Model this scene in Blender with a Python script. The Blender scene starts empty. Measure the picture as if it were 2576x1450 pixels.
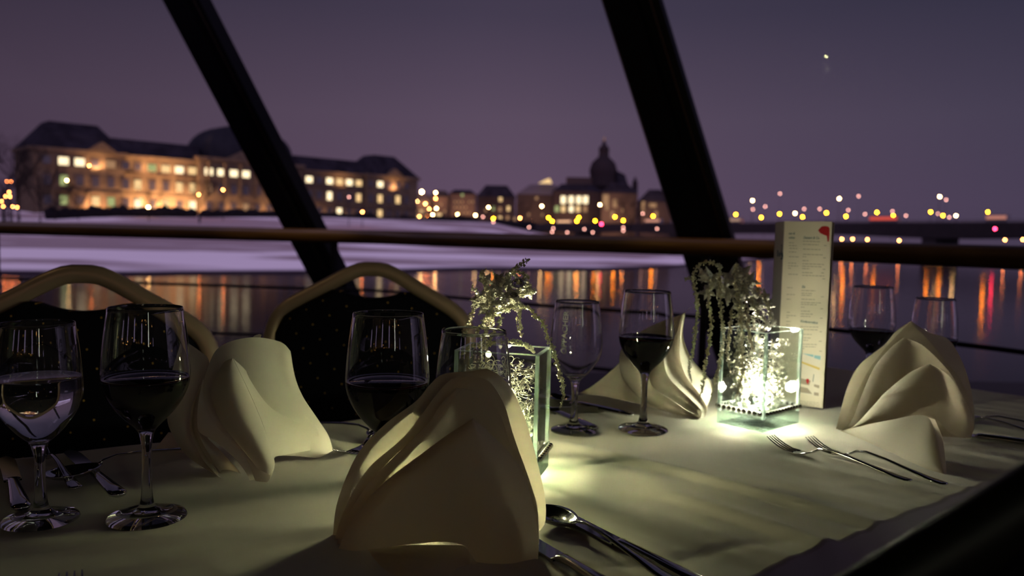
import bpy, bmesh, math, random
from mathutils import Vector, Matrix, noise
random.seed(7)
PI = math.pi
sc = bpy.context.scene

# ------------------------------------------------------------------ camera
W, H, F = 2576.0, 1450.0, 2000.0
EYE = Vector((0, 0, 1.038))
PITCH = math.atan(137 / 2000.0); ROLL = 0.024
fw = Vector((0, math.cos(PITCH), -math.sin(PITCH)))
up0 = Vector((0, math.sin(PITCH), math.cos(PITCH)))
rt0 = Vector((1, 0, 0))
RT = rt0 * math.cos(ROLL) + up0 * math.sin(ROLL)
UP = -rt0 * math.sin(ROLL) + up0 * math.cos(ROLL)
cd = bpy.data.cameras.new('camera'); cam = bpy.data.objects.new('camera', cd)
sc.collection.objects.link(cam)
M = Matrix((RT, UP, -fw)).transposed().to_4x4(); M.translation = EYE
cam.matrix_world = M
cd.sensor_width = 36; cd.lens = 36 * F / W; cd.clip_start = 0.05; cd.clip_end = 6000
cd.dof.use_dof = True; cd.dof.focus_distance = 0.84; cd.dof.aperture_fstop = 5.2
sc.camera = cam

# ------------------------------------------------------------------ colour management, render paths
vs = sc.view_settings
vs.view_transform = 'Standard'; vs.look = 'None'; vs.gamma = 1; vs.use_curve_mapping = False
vs.exposure = 0.0
cy = sc.cycles
cy.max_bounces = 14; cy.transmission_bounces = 12; cy.glossy_bounces = 6
cy.diffuse_bounces = 3; cy.transparent_max_bounces = 24
cy.sample_clamp_indirect = 4.0; cy.blur_glossy = 0.5
cy.caustics_reflective = False; cy.caustics_refractive = False

# ------------------------------------------------------------------ dusk sky
wd = bpy.data.worlds.new('dusk_sky'); sc.world = wd; wd.use_nodes = True
nt = wd.node_tree; nt.nodes.clear()
N = nt.nodes.new; L = nt.links.new
tc = N('ShaderNodeTexCoord'); sx = N('ShaderNodeSeparateXYZ'); L(tc.outputs['Generated'], sx.inputs[0])
rp = N('ShaderNodeValToRGB'); L(sx.outputs['Z'], rp.inputs[0])
els = rp.color_ramp.elements
SKY = [(0.0, (.112, .070, .116)), (.045, (.120, .076, .126)), (.14, (.108, .075, .118)), (.26, (.060, .047, .080)), (.5, (.035, .03, .055)), (1, (.05, .045, .09))]
els[0].position, els[0].color = 0, (*SKY[0][1], 1)
els[1].position, els[1].color = 1, (*SKY[-1][1], 1)
for p, c in SKY[1:-1]:
    e = els.new(p); e.color = (*c, 1)
# a little bluer and darker to the right, brighter after-glow astern
mr = N('ShaderNodeMapRange'); L(sx.outputs['X'], mr.inputs[0])
mr.inputs[1].default_value = 0.02; mr.inputs[2].default_value = .6; mr.inputs[3].default_value = 0; mr.inputs[4].default_value = 1
mx = N('ShaderNodeMix'); mx.data_type = 'RGBA'; mx.blend_type = 'MULTIPLY'
L(mr.outputs[0], mx.inputs[0]); L(rp.outputs[0], mx.inputs[6]); mx.inputs[7].default_value = (.55, .66, .72, 1)
ml = N('ShaderNodeMapRange'); L(sx.outputs['X'], ml.inputs[0])
ml.inputs[1].default_value = -.05; ml.inputs[2].default_value = -.6; ml.inputs[3].default_value = 0; ml.inputs[4].default_value = 1
mxl = N('ShaderNodeMix'); mxl.data_type = 'RGBA'; mxl.blend_type = 'MULTIPLY'
L(ml.outputs[0], mxl.inputs[0]); L(mx.outputs[2], mxl.inputs[6]); mxl.inputs[7].default_value = (.62, .60, .62, 1)
mb = N('ShaderNodeMapRange'); L(sx.outputs['Y'], mb.inputs[0])
mb.inputs[1].default_value = .3; mb.inputs[2].default_value = -.6; mb.inputs[3].default_value = 0; mb.inputs[4].default_value = 1
mx2 = N('ShaderNodeMix'); mx2.data_type = 'RGBA'; L(mb.outputs[0], mx2.inputs[0])
L(mxl.outputs[2], mx2.inputs[6]); mx2.inputs[7].default_value = (.88, .68, 1.12, 1)
bg = N('ShaderNodeBackground'); L(mx2.outputs[2], bg.inputs[0])
wo = N('ShaderNodeOutputWorld'); L(bg.outputs[0], wo.inputs[0])

# ------------------------------------------------------------------ helpers
def ray(px, py):
    return (RT * ((px - W / 2) / F) + UP * (-(py - H / 2) / F) + fw)
def P(px, py, Y):
    d = ray(px, py); return EYE + d * (Y / d.y)
TZ = 0.7508
def T(px, py, z=TZ):
    d = ray(px, py); return EYE + d * ((z - EYE.z) / d.z)

def mesh_obj(name, verts, faces, mat, parent=None, smooth=True, loc=None, rot=None):
    me = bpy.data.meshes.new(name); me.from_pydata([tuple(v) for v in verts], [], faces)
    me.materials.append(mat); me.update()
    if smooth:
        me.polygons.foreach_set('use_smooth', [True] * len(me.polygons))
    o = bpy.data.objects.new(name, me); sc.collection.objects.link(o)
    if parent: o.parent = parent
    if loc is not None: o.location = loc
    if rot is not None: o.rotation_euler = rot
    return o
class MB:
    def __init__(s): s.v = []; s.f = []
    def add(s, v, f):
        n = len(s.v); s.v += [Vector(a) for a in v]; s.f += [tuple(i + n for i in q) for q in f]; return s
    def box(s, c, d, rz=0):
        cx, cy_, cz = c; a, b, h = d[0] / 2, d[1] / 2, d[2] / 2; co, si = math.cos(rz), math.sin(rz)
        vv = []
        for z in (-h, h):
            for x, y in ((-a, -b), (a, -b), (a, b), (-a, b)):
                vv.append((cx + x * co - y * si, cy_ + x * si + y * co, cz + z))
        return s.add(vv, [(3, 2, 1, 0), (4, 5, 6, 7), (0, 1, 5, 4), (1, 2, 6, 5), (2, 3, 7, 6), (3, 0, 4, 7)])
    def tube(s, pts, r, n=8, r2=None, upv=(0, 0, 1), caps=True):
        """sweep; r = radius across, r2 = radius along upv; both may be lists"""
        pts = [Vector(p) for p in pts]; m = len(pts); vv = []
        for i, p in enumerate(pts):
            t = (pts[min(i + 1, m - 1)] - pts[max(i - 1, 0)]).normalized()
            u = Vector(upv); a = t.cross(u)
            if a.length < 1e-4: a = t.cross(Vector((1, 0, 0.01)))
            a.normalize(); b = a.cross(t).normalized()
            ra = r[i] if isinstance(r, (list, tuple)) else r
            rb = ra if r2 is None else (r2[i] if isinstance(r2, (list, tuple)) else r2)
            for k in range(n):
                an = 2 * PI * k / n; vv.append(p + a * (ra * math.cos(an)) + b * (rb * math.sin(an)))
        ff = [(i * n + k, i * n + (k + 1) % n, (i + 1) * n + (k + 1) % n, (i + 1) * n + k) for i in range(m - 1) for k in range(n)]
        if caps: ff += [tuple(range(n - 1, -1, -1)), tuple((m - 1) * n + k for k in range(n))]
        return s.add(vv, ff)
    def lathe(s, prof, n=48, c=(0, 0, 0)):
        vv = []; cx, cy_, cz = c
        for r, z in prof:
            for k in range(n):
                an = 2 * PI * k / n; vv.append((cx + r * math.cos(an), cy_ + r * math.sin(an), cz + z))
        ff = [(i * n + k, i * n + (k + 1) % n, (i + 1) * n + (k + 1) % n, (i + 1) * n + k) for i in range(len(prof) - 1) for k in range(n)]
        return s.add(vv, ff)
    def poly(s, pts): return s.add(pts, [tuple(range(len(pts)))])
    def octa(s, c, r, rz=0, sz=1):
        c = Vector(c); co, si = math.cos(rz), math.sin(rz)
        vv = [c + Vector((r * co, r * si, 0)), c + Vector((-r * si, r * co, 0)), c - Vector((r * co, r * si, 0)), c - Vector((-r * si, r * co, 0)), c + Vector((0, 0, r * sz)), c - Vector((0, 0, r * sz))]
        return s.add(vv, [(0, 1, 4), (1, 2, 4), (2, 3, 4), (3, 0, 4), (1, 0, 5), (2, 1, 5), (3, 2, 5), (0, 3, 5)])
    def ball(s, c, r, n=8, m=5, sz=1):
        c = Vector(c); vv = [c + Vector((0, 0, -r * sz))]
        for j in range(1, m):
            ph = -PI / 2 + PI * j / m
            for k in range(n):
                an = 2 * PI * k / n; vv.append(c + Vector((r * math.cos(ph) * math.cos(an), r * math.cos(ph) * math.sin(an), r * sz * math.sin(ph))))
        vv.append(c + Vector((0, 0, r * sz))); ff = [(0, 1 + (k + 1) % n, 1 + k) for k in range(n)]
        for j in range(m - 2):
            for k in range(n):
                a = 1 + j * n; ff.append((a + k, a + (k + 1) % n, a + n + (k + 1) % n, a + n + k))
        a = 1 + (m - 2) * n; ff += [(a + k, a + (k + 1) % n, len(vv) - 1) for k in range(n)]
        return s.add(vv, ff)
    def build(s, name, mat, parent=None, smooth=True, **k):
        return mesh_obj(name, s.v, s.f, mat, parent, smooth, **k)
def tag(o, label=None, cat=None, group=None, kind=None):
    if label: o['label'] = label
    if cat: o['category'] = cat
    if group: o['group'] = group
    if kind: o['kind'] = kind
    return o
def thing(name, label, cat, loc=(0, 0, 0), rz=0, group=None):
    o = bpy.data.objects.new(name, None); sc.collection.objects.link(o)
    o.location = loc; o.rotation_euler = (0, 0, rz); o.empty_display_size = .02
    return tag(o, label, cat, group)
def copy_tree(o, parent=None):
    c = o.copy(); sc.collection.objects.link(c)
    if parent is not None:
        c.parent = parent
    for ch in list(o.children): copy_tree(ch, c)
    return c
def crom(pts, n):
    """Catmull-Rom through pts resampled to n+1 samples uniformly in chord length"""
    pts = [Vector(p) for p in pts]
    if len(pts) == 1: return [pts[0].copy() for _ in range(n + 1)]
    ext = [pts[0] * 2 - pts[1]] + pts + [pts[-1] * 2 - pts[-2]]
    ln = [0]
    for i in range(1, len(pts)): ln.append(ln[-1] + (pts[i] - pts[i - 1]).length + 1e-9)
    out = []
    for k in range(n + 1):
        t = ln[-1] * k / n; i = 0
        while i < len(pts) - 2 and ln[i + 1] < t: i += 1
        u = (t - ln[i]) / (ln[i + 1] - ln[i]); a, b, c, d = ext[i:i + 4]
        out.append(0.5 * ((2 * b) + (c - a) * u + (2 * a - 5 * b + 4 * c - d) * u * u + (3 * b - a - 3 * c + d) * u ** 3))
    return out

# ------------------------------------------------------------------ materials
def new_mat(name):
    m = bpy.data.materials.new(name); m.use_nodes = True; m.node_tree.nodes.clear(); return m, m.node_tree
def pbr(name, col, rough=.5, metal=0, spec=.5, coat=0, bump=None, sub=None, var=None, emis=None, est=0):
    m, t = new_mat(name); b = t.nodes.new('ShaderNodeBsdfPrincipled'); o = t.nodes.new('ShaderNodeOutputMaterial')
    t.links.new(b.outputs[0], o.inputs[0]); b.inputs['Base Color'].default_value = (*col, 1)
    b.inputs['Roughness'].default_value = rough; b.inputs['Metallic'].default_value = metal
    b.inputs['Specular IOR Level'].default_value = spec; b.inputs['Coat Weight'].default_value = coat
    if emis: b.inputs['Emission Color'].default_value = (*emis, 1); b.inputs['Emission Strength'].default_value = est
    if var or bump:
        tcx = t.nodes.new('ShaderNodeTexCoord'); mp = t.nodes.new('ShaderNodeMapping'); t.links.new(tcx.outputs['Object'], mp.inputs[0])
        nz = t.nodes.new('ShaderNodeTexNoise'); t.links.new(mp.outputs[0], nz.inputs[0]); nz.inputs['Detail'].default_value = 5
    if var:
        c2, scale, stretch = var
        mp.inputs['Scale'].default_value = stretch; nz.inputs['Scale'].default_value = scale
        r = t.nodes.new('ShaderNodeValToRGB'); r.color_ramp.elements[0].position = .38; r.color_ramp.elements[1].position = .62
        r.color_ramp.elements[0].color = (*col, 1); r.color_ramp.elements[1].color = (*c2, 1)
        t.links.new(nz.outputs[0], r.inputs[0]); t.links.new(r.outputs[0], b.inputs['Base Color'])
    if bump:
        st, scale = bump
        n2 = t.nodes.new('ShaderNodeTexNoise'); n2.inputs['Scale'].default_value = scale; t.links.new(tcx.outputs['Object'], n2.inputs[0])
        bp = t.nodes.new('ShaderNodeBump'); bp.inputs['Strength'].default_value = st; bp.inputs['Distance'].default_value = .002
        t.links.new(n2.outputs[0], bp.inputs['Height']); t.links.new(bp.outputs[0], b.inputs['Normal'])
    return m
def emit(name, col, s):
    m, t = new_mat(name); e = t.nodes.new('ShaderNodeEmission'); o = t.nodes.new('ShaderNodeOutputMaterial')
    e.inputs[0].default_value = (*col, 1); e.inputs[1].default_value = s; t.links.new(e.outputs[0], o.inputs[0]); return m
def glass(name, col=(1, 1, 1), ior=1.5, rough=0):
    m, t = new_mat(name); g = t.nodes.new('ShaderNodeBsdfGlass'); o = t.nodes.new('ShaderNodeOutputMaterial')
    g.inputs['Color'].default_value = (*col, 1); g.inputs['IOR'].default_value = ior; g.inputs['Roughness'].default_value = rough
    t.links.new(g.outputs[0], o.inputs[0]); return m
def thin_glass(name, col=(.95, 1, .98), boost=1.0, base=0.0, diff=0.0, dcol=(.8, .9, .85), rough=0.0, bump=None, ior=1.5):
    """thin clear sheet: straight transmission, Fresnel reflection, a little scattering"""
    m, t = new_mat(name); n = t.nodes.new; l = t.links.new
    tr = n('ShaderNodeBsdfTransparent'); tr.inputs[0].default_value = (*col, 1)
    gl = n('ShaderNodeBsdfGlossy'); gl.inputs['Roughness'].default_value = rough
    fr = n('ShaderNodeLayerWeight'); fr.inputs[0].default_value = .5
    pw_ = n('ShaderNodeMath'); pw_.operation = 'POWER'; pw_.inputs[1].default_value = 4.5; l(fr.outputs['Facing'], pw_.inputs[0])
    mm = n('ShaderNodeMath'); mm.operation = 'MULTIPLY_ADD'; mm.inputs[1].default_value = .8 * boost; mm.inputs[2].default_value = base + .045 * boost; mm.use_clamp = True
    l(pw_.outputs[0], mm.inputs[0]); mix = n('ShaderNodeMixShader'); l(mm.outputs[0], mix.inputs[0]); l(tr.outputs[0], mix.inputs[1]); l(gl.outputs[0], mix.inputs[2])
    out = n('ShaderNodeOutputMaterial'); last = mix
    if diff > 0:
        d1 = n('ShaderNodeBsdfDiffuse'); d2 = n('ShaderNodeBsdfTranslucent'); ad = n('ShaderNodeMixShader'); ad.inputs[0].default_value = .5
        for d in (d1, d2): d.inputs[0].default_value = (*dcol, 1)
        l(d1.outputs[0], ad.inputs[1]); l(d2.outputs[0], ad.inputs[2])
        m2 = n('ShaderNodeMixShader'); m2.inputs[0].default_value = diff; l(mix.outputs[0], m2.inputs[1]); l(ad.outputs[0], m2.inputs[2]); last = m2
    if bump:
        tcx = n('ShaderNodeTexCoord'); nz = n('ShaderNodeTexNoise'); nz.inputs['Scale'].default_value = bump[1]; l(tcx.outputs['Object'], nz.inputs[0])
        bp = n('ShaderNodeBump'); bp.inputs['Strength'].default_value = bump[0]; bp.inputs['Distance'].default_value = .003; l(nz.outputs[0], bp.inputs['Height'])
        l(bp.outputs[0], gl.inputs['Normal']); l(bp.outputs[0], fr.inputs['Normal'])
    l(last.outputs[0], out.inputs[0]); return m
def cloth_mat(name, col, trans=.35, weave=900, tcol=None):
    m, t = new_mat(name); n = t.nodes.new; l = t.links.new
    d = n('ShaderNodeBsdfDiffuse'); d.inputs[0].default_value = (*col, 1)
    tr = n('ShaderNodeBsdfTranslucent'); tr.inputs[0].default_value = (*(tcol or col), 1)
    tcx = n('ShaderNodeTexCoord'); wv = n('ShaderNodeTexWave'); wv.inputs['Scale'].default_value = weave; wv.inputs['Distortion'].default_value = .5
    l(tcx.outputs['Object'], wv.inputs[0]); nz = n('ShaderNodeTexNoise'); nz.inputs['Scale'].default_value = 35; l(tcx.outputs['Object'], nz.inputs[0])
    ad = n('ShaderNodeMath'); ad.operation = 'MULTIPLY_ADD'; ad.inputs[1].default_value = .08; l(wv.outputs['Fac'], ad.inputs[0]); l(nz.outputs[0], ad.inputs[2])
    bp = n('ShaderNodeBump'); bp.inputs['Strength'].default_value = .25; bp.inputs['Distance'].default_value = .002; l(ad.outputs[0], bp.inputs['Height'])
    l(bp.outputs[0], d.inputs['Normal'])
    mix = n('ShaderNodeMixShader'); mix.inputs[0].default_value = trans; l(d.outputs[0], mix.inputs[1]); l(tr.outputs[0], mix.inputs[2])
    o = n('ShaderNodeOutputMaterial'); l(mix.outputs[0], o.inputs[0]); return m

M_black = pbr('black_painted_steel', (.004, .004, .006), .5, spec=.15, bump=(.2, 40))
M_rail = pbr('varnished_wood', (.13, .07, .014), .34, coat=.15, var=((.08, .04, .008), 6, (.5, .5, 8)))
M_dark = pbr('dark_floor_carpet', (.012, .010, .012), .9, bump=(.5, 200))
M_ceil = pbr('dark_ceiling_panel', (.03, .028, .03), .8, bump=(.1, 20))
M_pane = thin_glass('window_glass', (.96, .96, .97), boost=.8)
M_cloth = cloth_mat('white_tablecloth', (.82, .79, .70), .0)
M_nap = cloth_mat('white_napkin', (.84, .80, .68), .52, 700, (.95, .84, .62))
M_glass = glass('clear_glass', (1, 1, 1), 1.48)
M_waterin = glass('drinking_water', (.98, 1, 1), 1.33)
M_wine = pbr('red_wine', (.006, .0006, .001), .02, spec=.6)
M_wedge = pbr('red_wine_edge', (.16, .006, .012), .08, spec=.6)
M_etch = thin_glass('etched_white_print', (.7, .7, .7), diff=.6, dcol=(.85, .88, .85))
M_vase = thin_glass('vase_glass', (.965, .99, .98), boost=1.3, base=.02)
M_vedge = thin_glass('vase_edge_glow', (.82, .97, .91), boost=1.0, base=.15, diff=.5, dcol=(.85, 1, .93))  # scattering tint stands in for light guided out at the glass edges
M_vbase = thin_glass('vase_thick_base', (.86, .97, .93), boost=2.0, base=.12, diff=.025, dcol=(.7, .95, .85), bump=(.6, 90))
M_cryst = thin_glass('clear_crystal', (.9, .95, .9), boost=2.5, base=.10, diff=.05, dcol=(.9, .95, .85), rough=.04)
M_silver = pbr('silver_glitter', (.95, .96, .84), .25, metal=.55)
M_bead = thin_glass('glitter_bead', (.8, .85, .7), boost=1, base=.5, diff=.75, dcol=(1, .98, .78), rough=.16)
M_wire = pbr('silver_wire', (.8, .8, .66), .28, metal=.85)
M_gem = glass('faceted_gem', (.75, .72, .7), 1.6)
M_steel = pbr('polished_cutlery_steel', (.62, .62, .60), .09, metal=1)
M_champ = pbr('champagne_chair_frame', (.52, .41, .29), .36, metal=.35)
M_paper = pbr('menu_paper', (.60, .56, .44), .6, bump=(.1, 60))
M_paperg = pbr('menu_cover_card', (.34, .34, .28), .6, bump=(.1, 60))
M_ink = pbr('dark_teal_ink', (.01, .07, .09), .7)
M_inkg = pbr('grey_ink', (.30, .29, .23), .7)
M_red = pbr('red_print', (.35, .004, .01), .6)
M_mapb = pbr('map_blue_print', (.22, .42, .48), .7); M_mapy = pbr('map_yellow_print', (.55, .42, .12), .7)
M_mapg = pbr('map_grey_print', (.30, .26, .20), .7); M_mapw = pbr('map_pale_print', (.60, .57, .48), .7)
# upholstery with small gold dots
M_uph, t = new_mat('black_upholstery_gold_dots')
n = t.nodes.new; l = t.links.new
tcx = n('ShaderNodeTexCoord'); mp = n('ShaderNodeMapping'); mp.inputs['Rotation'].default_value = (0, .52, 0); l(tcx.outputs['Object'], mp.inputs[0])
sp = n('ShaderNodeSeparateXYZ'); l(mp.outputs[0], sp.inputs[0])
def cell(sock, pitch):
    a = n('ShaderNodeMath'); a.operation = 'PINGPONG'; a.inputs[1].default_value = pitch / 2; l(sock, a.inputs[0]); return a.outputs[0]
cxs, czs = cell(sp.outputs['X'], .043), cell(sp.outputs['Z'], .037)
lx = n('ShaderNodeMath'); lx.operation = 'MAXIMUM'; l(cxs, lx.inputs[0]); l(czs, lx.inputs[1])
lt = n('ShaderNodeMath'); lt.operation = 'LESS_THAN'; lt.inputs[1].default_value = .0014; l(lx.outputs[0], lt.inputs[0])
mxc = n('ShaderNodeMix'); mxc.data_type = 'RGBA'; l(lt.outputs[0], mxc.inputs[0]); mxc.inputs[6].default_value = (.006, .007, .012, 1); mxc.inputs[7].default_value = (.62, .40, .10, 1)
b = n('ShaderNodeBsdfPrincipled'); b.inputs['Roughness'].default_value = .9; b.inputs['Specular IOR Level'].default_value = .1
l(mxc.outputs[2], b.inputs['Base Color']); o = n('ShaderNodeOutputMaterial'); l(b.outputs[0], o.inputs[0])

# ================================================================== SETTING: river, bank
WATER = -4.4
M_river = pbr('river_water', (.002, .002, .005), .095, spec=.36)
t = M_river.node_tree; b = next(q for q in t.nodes if q.type == 'BSDF_PRINCIPLED'); b.inputs['IOR'].default_value = 1.16
tcx = t.nodes.new('ShaderNodeTexCoord'); mp = t.nodes.new('ShaderNodeMapping'); mp.inputs['Scale'].default_value = (.25, 1, 1); nz = t.nodes.new('ShaderNodeTexNoise')
nz.inputs['Scale'].default_value = 1.6; bp = t.nodes.new('ShaderNodeBump'); bp.inputs['Strength'].default_value = .05; bp.inputs['Distance'].default_value = .3
t.links.new(tcx.outputs['Object'], mp.inputs[0]); t.links.new(mp.outputs[0], nz.inputs[0]); t.links.new(nz.outputs[0], bp.inputs['Height']); t.links.new(bp.outputs[0], b.inputs['Normal'])
tag(mesh_obj('river', [(-900, -300, WATER), (1400, -300, WATER), (1400, 1500, WATER), (-900, 1500, WATER)], [(0, 1, 2, 3)], M_river, smooth=False), kind='structure')

SH = [(-1.4, 72), (-.644, 82), (-.49, 85), (-.19, 100), (-.044, 118), (.106, 126), (.206, 147), (.306, 205), (.40, 330), (.52, 520), (.644, 640), (1.6, 1100)]
def lin(tab, x):
    if x <= tab[0][0]: return tab[0][1]
    for (a, fa), (b_, fb) in zip(tab, tab[1:]):
        if x <= b_: return fa + (fb - fa) * (x - a) / (b_ - a)
    return tab[-1][1]
ZT = [(-4, -5.6), (0, -4.5), (1.2, -4.05), (6, -3.9), (60, -3.3), (95, -2.4), (135, .7), (165, 3.6), (200, 5.4), (260, 6.2), (1500, 8)]
def ground(xp, D):
    d = D - lin(SH, xp); z = lin(ZT, d)
    k = lin([(-.03, 1), (.05, .36), (.3, .2), (.5, .12)], xp)
    return z if z < -3 else -3 + (z + 3) * k
vv = []; ff = []
xs = [-1.4 + i * .025 for i in range(100)]
ds = [-4, 0, 1.2, 3, 6, 12, 20, 30, 42, 55, 68, 80, 92, 105, 118, 130, 142, 155, 168, 182, 200, 230, 270, 330, 420, 560, 800, 1200]
for xp in xs:
    s0 = lin(SH, xp)
    for d in ds:
        D = s0 + d; wob = noise.noise(Vector((xp * D * .03, D * .03, 0))) * min(1.0, max(0, d) * .02)
        vv.append((xp * D, D, ground(xp, D) + wob * .6))
nd = len(ds)
for i in range(len(xs) - 1):
    for j in range(nd - 1): ff.append((i * nd + j, (i + 1) * nd + j, (i + 1) * nd + j + 1, i * nd + j + 1))
M_snow = pbr('snowy_meadow', (.86, .80, .84), .9, var=((.36, .29, .30), .055, (.35, 1, 1)))
r = next(q for q in M_snow.node_tree.nodes if q.type == 'VALTORGB'); r.color_ramp.elements[0].position = .50; r.color_ramp.elements[1].position = .60
t = M_snow.node_tree; b = next(q for q in t.nodes if q.type == 'BSDF_PRINCIPLED'); g_ = t.nodes.new('ShaderNodeNewGeometry'); s_ = t.nodes.new('ShaderNodeSeparateXYZ'); t.links.new(g_.outputs['Position'], s_.inputs[0])
m2 = t.nodes.new('ShaderNodeMapRange'); t.links.new(s_.outputs['Z'], m2.inputs[0]); m2.inputs[1].default_value = -3.65; m2.inputs[2].default_value = -3.3; m2.inputs[3].default_value = -.03; m2.inputs[4].default_value = .13
nz = next(q for q in t.nodes if q.type == 'TEX_NOISE'); ad = t.nodes.new('ShaderNodeMath'); t.links.new(nz.outputs[0], ad.inputs[0]); t.links.new(m2.outputs[0], ad.inputs[1]); t.links.new(ad.outputs[0], r.inputs[0])
mr = t.nodes.new('ShaderNodeMapRange'); t.links.new(s_.outputs['Z'], mr.inputs[0]); mr.inputs[1].default_value = -4.15; mr.inputs[2].default_value = -3.95
mm = t.nodes.new('ShaderNodeMix'); mm.data_type = 'RGBA'; t.links.new(mr.outputs[0], mm.inputs[0]); mm.inputs[6].default_value = (.03, .022, .03, 1); t.links.new(r.outputs[0], mm.inputs[7]); t.links.new(mm.outputs[2], b.inputs['Base Color'])
tag(mesh_obj('river_bank', vv, ff, M_snow), kind='structure')

# ================================================================== SETTING: ship saloon
tag(MB().box((0, .0, -.05), (14, 12, .1)).build('floor', M_dark, smooth=False), kind='structure')
tag(MB().box((-1, -1.2, 2.98), (14, 9.0, .12)).build('ceiling', M_ceil, smooth=False), kind='structure')
# far end wall astern, with window openings
w = MB(); w.box((0, -5.6, .75), (14, .12, 1.6)); w.box((0, -5.6, 2.5), (14, .12, .9))
for x in (-7, -4.5, -2.2, 0.1, 2.4, 4.7, 7): w.box((x, -5.6, 1.8), (1.95, .12, 1.0))
tag(w.build('wall_back', M_ceil, smooth=False), kind='structure')
tag(MB().box((-7, -.4, 1.5), (.12, 10.5, 3)).build('wall_left', M_ceil, smooth=False), kind='structure')
tag(MB().box((7.0, -2.8, 1.5), (.12, 5.6, 3)).build('wall_right', M_ceil, smooth=False), kind='structure')
# slanted window posts
def bar_pt(b0, d, z): return Vector(b0) + Vector(d) * (z - 1.04)
B1, D1 = P(763, 572, 4.85), None
B1t = P(466, 0, 4.45); D1 = (B1t - B1) / (B1t.z - B1.z)
B2, B2t = P(1773, 595, 3.85), P(1587.5, 0, 3.72); D2 = (B2t - B2) / (B2t.z - B2.z)
def on(b0, d, z): return b0 + d * (z - b0.z)
wdir = (B2 - B1); wdir.z = 0; wdir.normalize(); wn = Vector((-wdir.y, wdir.x, 0))
def post(name, b0, d, wid, label, z0=-.05, z1=2.95):
    r_ = thing(name, None, None); tag(r_, kind='structure')
    m = MB(); c0, c1 = on(b0, d, z0), on(b0, d, z1); h = wid / 2
    prof = [(-h, -.02), (-h * .9, -.05), (h * .25, -.05), (h * .3, -.035), (h * .72, -.035), (h * .76, -.05), (h, -.045), (h, .06), (-h, .06)]
    ring = lambda c: [c + wdir * a + wn * b_ for a, b_ in prof]
    k = len(prof); m.add(ring(c0) + ring(c1), [(i, (i + 1) % k, k + (i + 1) % k, k + i) for i in range(k)])
    m.build('window_post', M_black, r_, smooth=False)
    m2 = MB(); a0 = c0 + wdir * h * .70 + wn * -.037; a1 = c1 + wdir * h * .70 + wn * -.037
    m2.tube([a0, a1], .004, 6); m2.build('glazing_seal', pbr('bronze_seal', (.09, .04, .012), .4), r_)
    return r_
post('trim_1', B1, D1, .262, '')
post('trim_2', B2, D2, .268, '')
def pane(name, la, lb):
    z0, z1 = -.05, 2.95
    (a, da), (c, dc) = la, lb
    q = [on(a, da, z0), on(c, dc, z0), on(c, dc, z1), on(a, da, z1)]
    tag(mesh_obj(name, [p_ + wn * .02 for p_ in q], [(0, 1, 2, 3)], M_pane, smooth=False), kind='structure')
B0 = B1 - wdir * 4.7; B3 = B2 + wdir * 2.9
pane('window_1', (B0, D1), (B1, D1)); pane('window_2', (B1, D1), (B2, D2)); pane('window_3', (B2, D2), (B3, D2))
post('trim_3', B0, D1, .262, ''); post('trim_4', B3, D2, .268, '')

# guard rail inside the glass (curves with the bow)
railpx = [(-420, 5.3), (0, 4.9), (350, 4.76), (700, 4.67), (950, 4.6), (1120, 4.3), (1370, 3.9), (1530, 3.75), (1740, 3.55), (2090, 3.15), (2576, 2.62), (3100, 2.1)]
rail = [P(px, 588, Y) for px, Y in railpx]
rr = thing('guard_rail', 'brown varnished wooden guard rail with thin metal bars running along the windows', 'railing', (0, 0, 0))
def rpath(z): return crom([(p_.x, p_.y, z) for p_ in rail], 60)
MB().tube(rpath(EYE.z - .040), .03, 12, .040).build('handrail', M_rail, rr)
for dz in (.35, .635, .92): MB().tube(rpath(EYE.z - dz), .009, 8).build('horizontal_bar', M_black, rr)
pp = rpath(0)
for px in (-4, 850, 1800, 2700):
    xp = (px - 1288) / F; q = min(pp, key=lambda v: abs(v.x / v.y - xp))
    MB().box((q.x, q.y, .485), (.03, .03, .97), -.4).build('rail_post', M_black, rr, smooth=False)

# ================================================================== TABLE
bk1, bk2, bkc = T(43, 1150, .75), T(1477, 981, .75), T(2070, 921, .75)
ub = (bkc - bk1).normalized()
rg = T(2576, 996, .75); fr1, fr2 = T(1892, 1450, .75), T(2357, 1267, .75); uf = (fr2 - fr1).normalized()
def isect(p, d, q, e):
    det = d.x * (-e.y) + e.x * d.y; rx, ry = q.x - p.x, q.y - p.y
    return p + d * ((rx * (-e.y) + e.x * ry) / det)
C_br = bkc.copy(); ur = (rg - bkc).normalized(); C_fr = isect(fr1, uf, bkc, ur)
C_bl = bk1 - ub * .85; C_fl = fr1 - uf * 1.15
def bil(u, v): return (C_fl * (1 - u) + C_fr * u) * (1 - v) + (C_bl * (1 - u) + C_br * u) * v
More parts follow.
